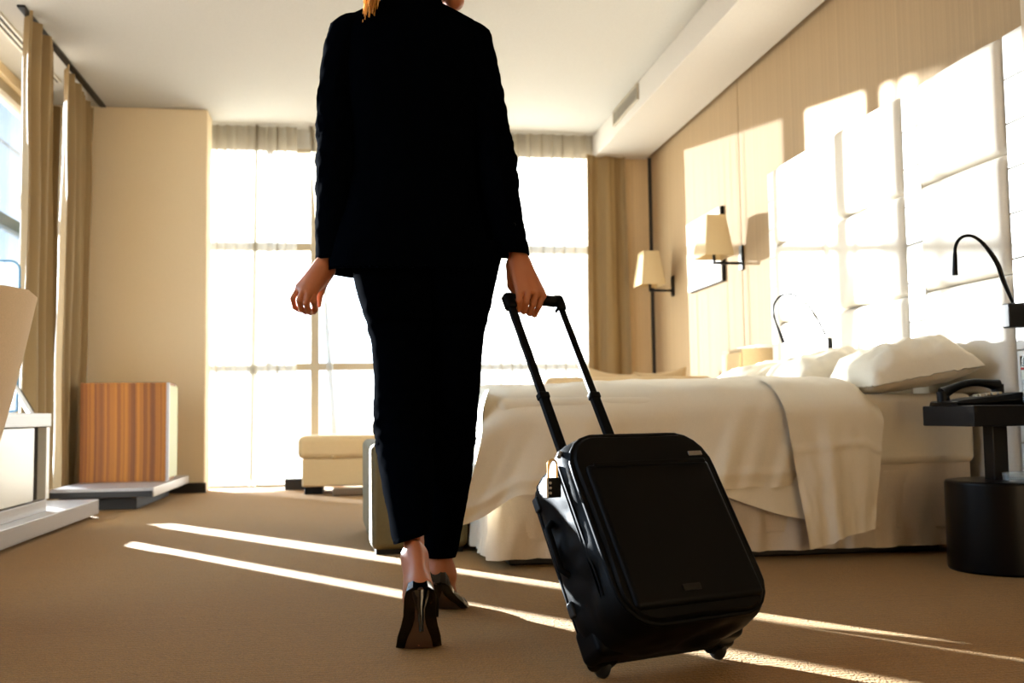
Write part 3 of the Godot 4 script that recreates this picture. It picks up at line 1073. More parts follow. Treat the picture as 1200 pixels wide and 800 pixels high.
# ---------------------------------------------------------------- left of the room
func build_left() -> void:
	# low platforms
	var p := obj("low_platform", span(-2.12, -1.45, 0.018, 0.10, -6.18, -1.8, 0.004), M.ashwood)
	tag(p, "long pale grey wooden platform under the white sideboard", "platform")
	var t := thing("media_platform", "pale platform with dark base carrying the striped wooden cabinet", "platform", Vector3(-1.535, 0, -7.15))
	obj("slab", span(-0.28, 0.32, 0.08, 0.137, -0.72, 0.62, 0.004), M.ashwood, t)
	obj("front_edge", span(-0.28, 0.312, 0.082, 0.118, 0.615, 0.626, 0.002), M.base_dark, t)
	obj("base", span(-0.26, 0.20, 0.0, 0.08, -0.6, 0.52, 0.004), M.base_dark, t)
	# striped cabinet
	var c := thing("wooden_cabinet", "orange brown striped wooden cabinet standing on the platform by column", "cabinet", Vector3(-1.49, 0.137, -7.33))
	obj("body", span(-0.315, 0.235, 0.0, 0.66, -0.17, 0.18, 0.004), M.zebra, c)
	obj("door", span(0.235, 0.25, 0.02, 0.64, -0.165, 0.15, 0.003), mat(Color(0.62, 0.62, 0.32), 0.4), c)
	obj("side_edge", span(0.234, 0.252, 0.0, 0.66, 0.155, 0.182, 0.003), M.ashwood, c)
	# sideboard
	var s := thing("sideboard", "white sideboard with thick pale top standing on the platform", "sideboard", Vector3(-1.745, 0.10, -3.51))
	obj("plinth", span(-0.20, 0.215, 0.0, 0.058, -1.95, 1.7, 0.003), M.ashwood, s)
	obj("top", span(-0.22, 0.225, 0.42, 0.487, -1.97, 1.75, 0.004), M.ashwood, s)
	obj("end_panel", span(-0.22, 0.22, 0.06, 0.42, -1.965, -1.91, 0.004), M.white, s)
	obj("carcass", span(-0.21, 0.18, 0.06, 0.42, -1.91, 1.7, 0.003), M.gloss_black, s)
	for k in 4:
		obj("door", span(0.18, 0.212, 0.066, 0.416, -1.74 + k * 0.86, -0.885 + k * 0.86, 0.003), M.white, s)
	# tablet on a stand
	var d := thing("tablet_stand", "white tablet leaning on a small stand on the sideboard", "tablet", Vector3(-1.63, 0.575, -5.36), deg_to_rad(20))
	var b := MB.new()
	b.rbox(Vector3(0, 0.085, 0), Vector3(0.018, 0.19, 0.24), 0.005, 2, Basis(Vector3(0, 0, 1), 0.52))
	obj("tablet", b, M.white, d)
	b = MB.new()
	b.rbox(Vector3(0.012, 0.092, 0), Vector3(0.003, 0.16, 0.20), 0.001, 1, Basis(Vector3(0, 0, 1), 0.52))
	obj("screen", b, M.gloss_black, d)
	b = MB.new()
	b.rbox(Vector3(-0.045, 0.035, 0), Vector3(0.010, 0.075, 0.05), 0.003, 1, Basis(Vector3(0, 0, 1), -0.35))
	obj("stand", b, M.white, d)
	# glass screen on the sideboard
	var g := thing("desk_divider", "clear rounded glass panel standing upright on the white sideboard", "panel", Vector3(-1.77, 0.5875, -5.25))
	b = MB.new()
	var ring := PackedVector3Array()
	var ring2 := PackedVector3Array()
	var edge := []
	for q in [[0.155, 0.74, 0.0], [-0.195, 0.74, 90.0], [-0.195, 0.02, 180.0], [0.155, 0.02, 270.0]]:
		var r := 0.045 if q[1] > 0.5 else 0.01
		for k in 7:
			var a := deg_to_rad(q[2] + 15.0 * k)
			var c2 := Vector3(q[0] - r * signf(q[0]), q[1] - r if q[1] > 0.5 else q[1], 0)
			var e := c2 + Vector3(cos(a), sin(a), 0) * r
			ring.append(e + Vector3(0, 0, 0.004))
			ring2.append(e - Vector3(0, 0, 0.004))
			edge.append(e)
	b.loft([ring, ring2])
	obj("pane", b, M.glass, g)
	edge.append(edge[0])
	b = MB.new()
	b.tube(edge, 0.006, 6, false)
	obj("edge_strip", b, mat(Color(0.35, 0.55, 0.68), 0.3), g)
	# chair
	var ch := thing("chair", "beige upholstered chair at the left edge, seen from behind", "chair", Vector3(-1.25, 0, -2.93))
	b = MB.new()
	var rows := []
	for i in 19:
		var y := i / 18.0
		var h := lerpf(0.36, 0.905, y)
		# back leans outwards; the rear face curves round the sitter
		var lean := lerpf(0.19, 0.35, pow(y, 0.8))
		var half := lerpf(0.20, 0.245, y)
		var th := lerpf(0.045, 0.022, y)
		var rg := PackedVector3Array()
		for k in 32:
			var a := TAU * k / 32.0
			var cz := signf(cos(a)) * pow(absf(cos(a)), 0.35) * half
			var cx := signf(sin(a)) * pow(absf(sin(a)), 0.5) * th
			rg.append(Vector3(lean + cx - 0.9 * cz * cz, h - 0.25 * cz * cz * y, cz))
		rows.append(rg)
	b.loft(rows)
	obj("backrest", b, M.chair, ch)
	b = MB.new()
	b.rbox(Vector3(0.0, 0.42, 0), Vector3(0.48, 0.12, 0.46), 0.04, 4)
	obj("seat", b, M.chair, ch)
	for x in [-0.19, 0.215]:
		for z in [-0.185, 0.185]:
			b = MB.new()
			b.tube([Vector3(x, 0, z), Vector3(x, 0.38, z)], [0.013, 0.02], 4)
			obj("leg", b, M.gloss_black, ch)

# ---------------------------------------------------------------- suitcase
func build_suitcase() -> void:
	var B := Vector3(0.652, 0.03, -2.18)
	var H := Vector3(0.4665, 0.848, -2.68)
	var v := (H - B).normalized()
	var u := Vector3(-v.z, 0, v.x).normalized()
	if u.x < 0:
		u = -u
	var n := u.cross(v)
	var L := (H - B).length()
	var s := thing("suitcase", "black soft trolley suitcase tilted on its wheels, pulled by woman", "suitcase")
	s.transform = Transform3D(Basis(u, v, n), B)
	var q := noise(1.0, 61, 3)
	var cx := -0.008
	# body: rounded slab with soft cloth sides
	var b := MB.new()
	var rings := []
	for i in 15:
		var t := i / 14.0
		var z := lerpf(0.0, 0.20, t)
		var edge := 1.0 - 0.10 * pow(absf(t * 2.0 - 1.0), 5.0)
		var ring := PackedVector3Array()
		for k in 96:
			var a := TAU * k / 96.0
			var hx := 0.197
			var hy := 0.229
			var r := 0.08
			# rounded rectangle by direction
			var d := Vector2(cos(a), sin(a))
			var p := Vector2(clampf(d.x * 9.0, -1, 1) * (hx - r), clampf(d.y * 9.0, -1, 1) * (hy - r))
			var sc := 1.0 / maxf(absf(d.x) / hx, absf(d.y) / hy)
			var w := d * sc
			var qx := maxf(absf(w.x) - (hx - r), 0.0)
			var qy := maxf(absf(w.y) - (hy - r), 0.0)
			if qx > 0.0 and qy > 0.0:
				var g := Vector2(qx, qy).normalized() * r
				w = Vector2(signf(w.x) * (hx - r + g.x), signf(w.y) * (hy - r + g.y))
			w -= w.normalized() * (1.0 - edge) * 0.22
			var dent := 0.015 * q.get_noise_3d(w.x * 7.0, w.y * 9.0, z * 10.0) * sin(PI * t)
			w += w.normalized() * dent
			ring.append(Vector3(cx + w.x, 0.218 + w.y, z))
		rings.append(ring)
	b.loft(rings)
	var body := obj("body", b, M.case, s)
	# front pocket panel
	b = MB.new()
	b.rbox(Vector3(cx, 0.193, 0.197), Vector3(0.33, 0.33, 0.028), 0.0135, 4)
	var pk := obj("front_pocket", b, M.case, s)
	b = MB.new()
	b.rbox(Vector3(cx, 0.352, 0.214), Vector3(0.30, 0.010, 0.004), 0.002)
	obj("zipper", b, M.trim, pk)
	# piping round both edges of the body
	for z in [0.012, 0.188]:
		var loop := []
		for k in 65:
			var a := TAU * k / 64.0
			var d := Vector2(cos(a), sin(a))
			var hx := 0.187
			var hy := 0.218
			var r := 0.08
			var w := d / maxf(absf(d.x) / hx, absf(d.y) / hy)
			var qx := maxf(absf(w.x) - (hx - r), 0.0)
			var qy := maxf(absf(w.y) - (hy - r), 0.0)
			if qx > 0.0 and qy > 0.0:
				var g := Vector2(qx, qy).normalized() * r
				w = Vector2(signf(w.x) * (hx - r + g.x), signf(w.y) * (hy - r + g.y))
			loop.append(Vector3(cx + w.x, 0.218 + w.y, z))
		b = MB.new()
		b.tube(loop, 0.006, 8, false)
		obj("piping", b, M.trim, s)
	# zipper track on the sides
	b = MB.new()
	b.rbox(Vector3(cx - 0.196, 0.235, 0.155), Vector3(0.006, 0.30, 0.006), 0.002)
	b.rbox(Vector3(cx - 0.196, 0.235, 0.145), Vector3(0.006, 0.30, 0.003), 0.001)
	obj("zipper", b, M.trim, s)
	# side handle and feet on the left side
	b = MB.new()
	b.tube([Vector3(cx - 0.195, 0.30, 0.06), Vector3(cx - 0.212, 0.285, 0.06), Vector3(cx - 0.212, 0.19, 0.06), Vector3(cx - 0.195, 0.175, 0.06)], 0.008, 8)
	obj("side_handle", b, M.trim, s)
	for y in [0.11, 0.36]:
		b = MB.new()
		b.rbox(Vector3(cx - 0.197, y, 0.03), Vector3(0.012, 0.035, 0.022), 0.005, 2)
		obj("side_foot", b, M.rubber, s)
	# bottom guard and wheel housings
	b = MB.new()
	b.rbox(Vector3(cx, 0.035, 0.035), Vector3(0.385, 0.085, 0.09), 0.02, 3)
	obj("bottom_guard", b, M.trim, s)
	for x in [-0.155, 0.155]:
		b = MB.new()
		b.rbox(Vector3(x, 0.02, 0.005), Vector3(0.062, 0.065, 0.055), 0.015, 3)
		var hs := obj("wheel_housing", b, M.trim, s)
		b = MB.new()
		var prof := []
		for k in 9:
			prof.append(Vector2(0.018 + 0.012 * sin(PI * k / 8.0), -0.013 + 0.026 * k / 8.0))
		b.xf = Transform3D(Basis(Vector3(0, 0, 1), PI / 2), Vector3(x, 0.0, -0.004))
		b.lathe(Vector3.ZERO, prof, 20)
		obj("wheel", b, M.rubber, hs)
	# telescopic poles in two stages, and the grip
	for x in [-0.078, 0.072]:
		b = MB.new()
		b.rbox(Vector3(x, 0.53, 0.012), Vector3(0.026, 0.27, 0.016), 0.004, 2)
		var pl := obj("pole", b, M.trim, s)
		b = MB.new()
		b.rbox(Vector3(x, 0.665, 0.012), Vector3(0.030, 0.018, 0.021), 0.004, 2)
		obj("collar", b, M.trim, pl)
		b = MB.new()
		b.rbox(Vector3(x, 0.81, 0.012), Vector3(0.021, 0.30, 0.013), 0.003, 2)
		obj("pole", b, M.trim, s)
	b = MB.new()
	var gr := []
	var rad := []
	for k in 17:
		var t := k / 16.0 * 2.0 - 1.0
		gr.append(Vector3(-0.003 + t * 0.078, L - 0.004 * pow(absf(t), 3.0), 0.010))
		rad.append(0.0165 - 0.002 * (1 - t * t))
	b.tube(gr, rad, 16)
	for x in [-0.079, 0.073]:
		b.rbox(Vector3(x, L - 0.012, 0.011), Vector3(0.030, 0.05, 0.030), 0.010, 3)
	obj("grip", b, M.trim, s)
	# top carry handle
	b = MB.new()
	b.tube([Vector3(-0.07, 0.445, 0.09), Vector3(-0.06, 0.463, 0.09), Vector3(0.05, 0.463, 0.09), Vector3(0.06, 0.445, 0.09)], 0.009, 8)
	obj("carry_handle", b, M.trim, s)
	# metal name plates
	b = MB.new()
	b.rbox(Vector3(0.135, 0.378, 0.2015), Vector3(0.038, 0.012, 0.004), 0.002)
	obj("name_plate", b, M.steel, s)
	b = MB.new()
	b.rbox(Vector3(-0.03, 0.06, 0.213), Vector3(0.045, 0.014, 0.003), 0.001)
	obj("maker_plate", b, M.bronze, s)
	# zip puller ring to which the padlock hooks
	var at := Vector3(cx - 0.172, 0.405, 0.160)
	b = MB.new()
	b.tube([at, at + Vector3(-0.018, 0.006, 0.005), at + Vector3(-0.026, -0.006, 0.010)], [0.008, 0.006, 0.005], 8)
	obj("zip_puller", b, M.steel, s)
	# padlock hangs straight down from the puller
	var w := s.transform * (at + Vector3(-0.026, -0.006, 0.012))
	var pd := thing("padlock", "small brass and black combination padlock hanging from the suitcase zipper", "padlock", w + Vector3(-0.020, -0.022, 0.024), deg_to_rad(20))
	pd.scale = Vector3.ONE * 1.05
	b = MB.new()
	var sh := []
	for k in 13:
		var a := PI * k / 12.0
		sh.append(Vector3(0.010 * cos(a), 0.006 + 0.010 * sin(a), 0))
	sh.push_front(Vector3(0.010, -0.024, 0))
	sh.append(Vector3(-0.010, -0.024, 0))
	b.tube(sh, 0.0026, 8)
	obj("shackle", b, M.brass, pd)
	obj("body", box(Vector3(0, -0.040, 0), Vector3(0.032, 0.040, 0.016), 0.003, 2), M.trim, pd)
	obj("side_plate", box(Vector3(-0.0165, -0.040, 0.0), Vector3(0.005, 0.041, 0.017), 0.002), M.steel, pd)
	for k in 3:
		b = MB.new()
		b.xf = Transform3D(Basis(Vector3(1, 0, 0), PI / 2), Vector3(-0.011, -0.030 - 0.010 * k, 0.007))
		b.lathe(Vector3.ZERO, [Vector2(0.0022, -0.003), Vector2(0.0034, -0.002), Vector2(0.0034, 0.002), Vector2(0.0022, 0.003)], 12)
		obj("number_wheel", b, M.steel, pd)

# ---------------------------------------------------------------- the woman
func ring_at(c: Vector3, hx: float, hz: float, power := 1.0, cnt := 48) -> PackedVector3Array:
	var r := PackedVector3Array()
	for k in cnt:
		var a := TAU * k / cnt
		r.append(c + Vector3(signf(cos(a)) * pow(absf(cos(a)), power) * hx, 0, signf(sin(a)) * pow(absf(sin(a)), power) * hz))
	return r

func table(rows: Array, h: float, k: int) -> float:
	# rows sorted by falling height in column 0
	for i in rows.size() - 1:
		if h <= rows[i][0] and h >= rows[i + 1][0]:
			return lerpf(rows[i][k], rows[i + 1][k], (rows[i][0] - h) / (rows[i][0] - rows[i + 1][0]))
	return rows[0][k] if h > rows[0][0] else rows[-1][k]

func build_person() -> void:
	var w := thing("person", "woman in black trouser suit and pumps pulling the suitcase", "person", Vector3.ZERO)
	var bn := []
	# trunk, neck
	bn.append([Vector3(0.165, 0.98, -2.79), Vector3(0.195, 0.98, -2.79), 0.07, 0.07, 0.04])
	bn.append([Vector3(0.17, 1.04, -2.765), Vector3(0.158, 1.21, -2.745), 0.09, 0.09, 0.05])
	bn.append([Vector3(0.158, 1.21, -2.745), Vector3(0.158, 1.44, -2.74), 0.09, 0.10, 0.06])
	bn.append([Vector3(0.075, 1.475, -2.74), Vector3(0.24, 1.475, -2.74), 0.07, 0.07, 0.06])
	bn.append([Vector3(0.160, 1.525, -2.73), Vector3(0.180, 1.72, -2.735), 0.062, 0.05, 0.04])
	# legs
	bn.append([Vector3(0.115, 0.95, -2.77), Vector3(0.126, 0.55, -2.815), 0.055, 0.042, 0.02])
	bn.append([Vector3(0.126, 0.55, -2.815), Vector3(0.130, 0.42, -2.725), 0.042, 0.036, 0.02])
	bn.append([Vector3(0.130, 0.42, -2.725), Vector3(0.139, 0.235, -2.522), 0.036, 0.026, 0.02])
	bn.append([Vector3(0.25, 0.95, -2.76), Vector3(0.268, 0.55, -2.86), 0.055, 0.042, 0.02])
	bn.append([Vector3(0.268, 0.55, -2.86), Vector3(0.258, 0.40, -2.88), 0.042, 0.036, 0.02])
	bn.append([Vector3(0.258, 0.40, -2.88), Vector3(0.226, 0.165, -2.87), 0.036, 0.026, 0.02])
	# arms
	bn.append([Vector3(-0.008, 1.555, -2.738), Vector3(-0.045, 1.25, -2.74), 0.038, 0.028, 0.03])
	bn.append([Vector3(-0.045, 1.25, -2.74), Vector3(-0.072, 0.965, -2.745), 0.028, 0.021, 0.02])
	bn.append([Vector3(0.32, 1.555, -2.732), Vector3(0.374, 1.25, -2.695), 0.038, 0.028, 0.03])
	bn.append([Vector3(0.374, 1.25, -2.695), Vector3(0.427, 0.97, -2.668), 0.028, 0.023, 0.02])
	var b := MB.new()
	b.nets(bn, 0.012)
	# head: turned to her right, looking down towards the suitcase
	var hc := Vector3(0.226, 1.818, -2.765)
	var f := Vector3(0.90, -0.18, -0.40).normalized()
	var sd := f.cross(Vector3.UP).normalized()
	var up := sd.cross(f).normalized()
	var hd := []
	hd.append([hc - f * 0.02, hc + f * 0.025 + up * 0.01, 0.082, 0.072, 0.03])
	hd.append([hc + f * 0.03 - up * 0.04, hc + f * 0.072 - up * 0.095, 0.058, 0.026, 0.03])
	for k in [-1.0, 1.0]:
		hd.append([hc - f * 0.005 - up * 0.06 + sd * 0.045 * k, hc + f * 0.062 - up * 0.10 + sd * 0.014 * k, 0.022, 0.018, 0.02])
		hd.append([hc + f * 0.07 + up * 0.018 + sd * 0.012 * k, hc + f * 0.058 + up * 0.02 + sd * 0.045 * k, 0.012, 0.010, 0.012])
		hd.append([hc + f * 0.062 - up * 0.022 + sd * 0.034 * k, hc + f * 0.05 - up * 0.03 + sd * 0.05 * k, 0.016, 0.012, 0.02])
		hd.append([hc + f * 0.090 - up * 0.0 + sd * 0.031 * k, hc + f * 0.092 - up * 0.0 + sd * 0.031 * k, 0.011, 0.011, 0.008, 1])
		hd.append([hc + f * 0.071 + sd * 0.031 * k, hc + f * 0.0715 + sd * 0.031 * k, 0.0125, 0.0125, 0.003])
		# ears
		hd.append([hc - f * 0.012 + up * 0.012 + sd * 0.076 * k, hc - f * 0.006 - up * 0.024 + sd * 0.074 * k, 0.010, 0.008, 0.008])
		hd.append([hc + f * 0.098 - up * 0.036 + sd * 0.009 * k, hc + f * 0.094 - up * 0.036 + sd * 0.010 * k, 0.007, 0.006, 0.008])
		hd.append([hc + f * 0.088 - up * 0.064 + sd * 0.003 * k, hc + f * 0.078 - up * 0.064 + sd * 0.02 * k, 0.0065, 0.003, 0.006])
		hd.append([hc + f * 0.084 - up * 0.074 + sd * 0.003 * k, hc + f * 0.076 - up * 0.072 + sd * 0.016 * k, 0.0075, 0.003, 0.006])
	hd.append([hc + f * 0.084 + up * 0.008, hc + f * 0.103 - up * 0.034, 0.007, 0.0095, 0.012])
	hd.append([hc + f * 0.076 - up * 0.10, hc + f * 0.078 - up * 0.102, 0.017, 0.017, 0.02])
	hd.append([hc - f * 0.02 - up * 0.06, Vector3(0.182, 1.70, -2.74), 0.05, 0.05, 0.03])
	b.nets(hd, 0.0045)
	# left hand, hanging with curled fingers
	var K := 0.006
	var lh := []
	var wr := Vector3(-0.077, 0.965, -2.74)
	lh.append([wr + Vector3(0.002, 0.04, 0.0), wr + Vector3(-0.003, -0.02, 0.0), 0.0205, 0.0205, 0.012])
	var mc := [Vector3(-0.109, 0.873, -2.712), Vector3(-0.121, 0.876, -2.700), Vector3(-0.135, 0.881, -2.704), Vector3(-0.147, 0.888, -2.718)]
	for k in 4:
		lh.append([wr + Vector3(-0.004 - 0.004 * k, -0.018, 0.006), mc[k], 0.017, 0.0115, 0.014])
	lh.append([wr + Vector3(0.006, -0.028, -0.008), Vector3(-0.100, 0.893, -2.735), 0.018, 0.014, 0.014])
	var fl := [
		[mc[0], Vector3(-0.107, 0.849, -2.694), Vector3(-0.105, 0.831, -2.716), Vector3(-0.108, 0.826, -2.740)],
		[mc[1], Vector3(-0.126, 0.845, -2.682), Vector3(-0.122, 0.827, -2.706), Vector3(-0.118, 0.823, -2.732)],
		[mc[2], Vector3(-0.144, 0.850, -2.686), Vector3(-0.140, 0.831, -2.708), Vector3(-0.130, 0.825, -2.734)],
		[mc[3], Vector3(-0.162, 0.858, -2.704), Vector3(-0.158, 0.838, -2.722), Vector3(-0.145, 0.830, -2.742)]]
	var fr := [[0.0092, 0.0082, 0.0075, 0.0062], [0.0095, 0.0085, 0.0076, 0.0063], [0.0090, 0.0080, 0.0073, 0.0060], [0.0080, 0.0070, 0.0064, 0.0054]]
	for k in 4:
		for j in 3:
			lh.append([fl[k][j], fl[k][j + 1], fr[k][j], fr[k][j + 1], 0.0035])
	lh.append([Vector3(-0.078, 0.925, -2.752), Vector3(-0.092, 0.884, -2.760), 0.015, 0.0105, 0.010])
	lh.append([Vector3(-0.092, 0.884, -2.760), Vector3(-0.097, 0.862, -2.756), 0.0098, 0.0085, 0.004])
	lh.append([Vector3(-0.097, 0.862, -2.756), Vector3(-0.095, 0.845, -2.742), 0.0085, 0.0065, 0.004])
	b.nets(lh, 0.003)
	# right hand, closed round the grip
	var rh := []
	wr = Vector3(0.428, 0.972, -2.668)
	rh.append([wr + Vector3(-0.002, 0.035, 0), wr + Vector3(0.001, -0.02, 0.002), 0.0235, 0.0235, 0.012])
	mc = [Vector3(0.427, 0.874, -2.646), Vector3(0.450, 0.876, -2.642), Vector3(0.472, 0.872, -2.648), Vector3(0.491, 0.864, -2.660)]
	for k in 4:
		rh.append([wr + Vector3(-0.014 + 0.010 * k, -0.020, 0.003), mc[k], 0.0165, 0.0115, 0.014])
	# fingers over the bar, which runs away to the right
	for k in 4:
		var bx: float = [0.425, 0.447, 0.469, 0.489][k]
		var bz := -2.682 - (bx - 0.4665) * 0.37
		var lo: float = [0.0, -0.004, -0.008, -0.012][k]
		var p1 := Vector3(bx - 0.002 - 0.002 * k, 0.848 + lo, bz + 0.030)
		var p2 := Vector3(bx - 0.002 - 0.005 * k, 0.826 + lo, bz + 0.012)
		var p3 := Vector3(bx + 0.002 - 0.004 * k, 0.829 + lo, bz - 0.012)
		var p := [mc[k], p1, p2, p3]
		for j in 3:
			rh.append([p[j], p[j + 1], fr[k][j] * 1.12, fr[k][j + 1] * 1.12, 0.0025])
	rh.append([wr + Vector3(-0.016, -0.03, -0.006), Vector3(0.412, 0.895, -2.690), 0.0165, 0.0115, 0.010])
	rh.append([Vector3(0.412, 0.895, -2.690), Vector3(0.428, 0.868, -2.700), 0.0105, 0.0092, 0.005])
	rh.append([Vector3(0.428, 0.868, -2.700), Vector3(0.450, 0.856, -2.705), 0.0092, 0.0070, 0.005])
	b.nets(rh, 0.003)
	# feet inside the shoes
	var feet := [[Vector3(0.146, 0.013, -2.475), 0.0, 62.0], [Vector3(0.262, 0.013, -2.955), 22.0, 33.0]]
	for q in feet:
		var T := Transform3D(Basis(Vector3.UP, deg_to_rad(-q[1])), q[0])
		var al := deg_to_rad(q[2])
		var back := Vector3(0, sin(al), cos(al))
		var nn := Vector3(0, cos(al), -sin(al))
		var ft := []
		ft.append([T * (back * 0.005 + nn * 0.018), T * (back * 0.10 + nn * 0.045), 0.022, 0.030, 0.02])
		ft.append([T * (back * 0.10 + nn * 0.045), T * (back * 0.145 + nn * 0.028), 0.030, 0.024, 0.02])
		ft.append([T * (Vector3(0, 0.008, -0.05)), T * (back * 0.005 + nn * 0.016), 0.008, 0.020, 0.02])
		var ank: Vector3 = Vector3(0.139, 0.212, -2.508) if q[1] == 0.0 else Vector3(0.226, 0.19, -2.868)
		ft.append([T * (back * 0.135 + nn * 0.045), ank, 0.024, 0.027, 0.03])
		ft.append([T * (back * 0.095 + nn * 0.05), ank, 0.026, 0.026, 0.03])
		ft.append([T * (back * 0.150 + nn * 0.03), ank + Vector3(0, 0.03, 0.01), 0.014, 0.012, 0.02])
		b.nets(ft, 0.005)
	obj("body", b, M.skin, w)

	build_suit(w)
	for q in feet:
		pump(w, q[0], q[1], q[2])
	# gold ring
	b = MB.new()
	b.xf = Transform3D(Basis(Vector3(1, 0, 0), deg_to_rad(-62)) , Vector3(-0.1405, 0.864, -2.6945))
	var prof := []
	for k in 9:
		var a := TAU * k / 8.0
		prof.append(Vector2(0.0098 + 0.0012 * cos(a), 0.0016 * sin(a)))
	b.xf.basis = Basis(Vector3(1, 0, 0), deg_to_rad(30))
	b.lathe(Vector3.ZERO, prof, 24, false)
	obj("finger_ring", b, M.gold, w)
	# hair: a cap drawn back, with loose lengths over her left shoulder
	b = MB.new()
	b.nets([[hc - f * 0.03 + up * 0.012, hc + f * 0.012 + up * 0.022, 0.093, 0.080, 0.03], [hc - f * 0.06 - up * 0.02, hc - f * 0.075 - up * 0.10, 0.06, 0.03, 0.04]], 0.008)
	var rng := RandomNumberGenerator.new()
	rng.seed = 77
	for k in 90:
		var o := Vector3(rng.randf_range(-1, 1), rng.randf_range(-1, 1), rng.randf_range(-1, 1)) * 0.022
		var p0 := hc - f * 0.07 - up * 0.05 + o
		var p1 := hc - f * 0.105 - up * 0.10 + o * 1.1
		var p2 := Vector3(0.048, 1.685, -2.69) + o * 0.8
		var p3 := Vector3(0.040, 1.628 + rng.randf_range(-0.03, 0.02), -2.645) + o * 0.9
		b.tube([p0, p1, p2, p3], [0.004, 0.0042, 0.0036, 0.0012], 5, false)
	obj("hair", b, M.hair, w)

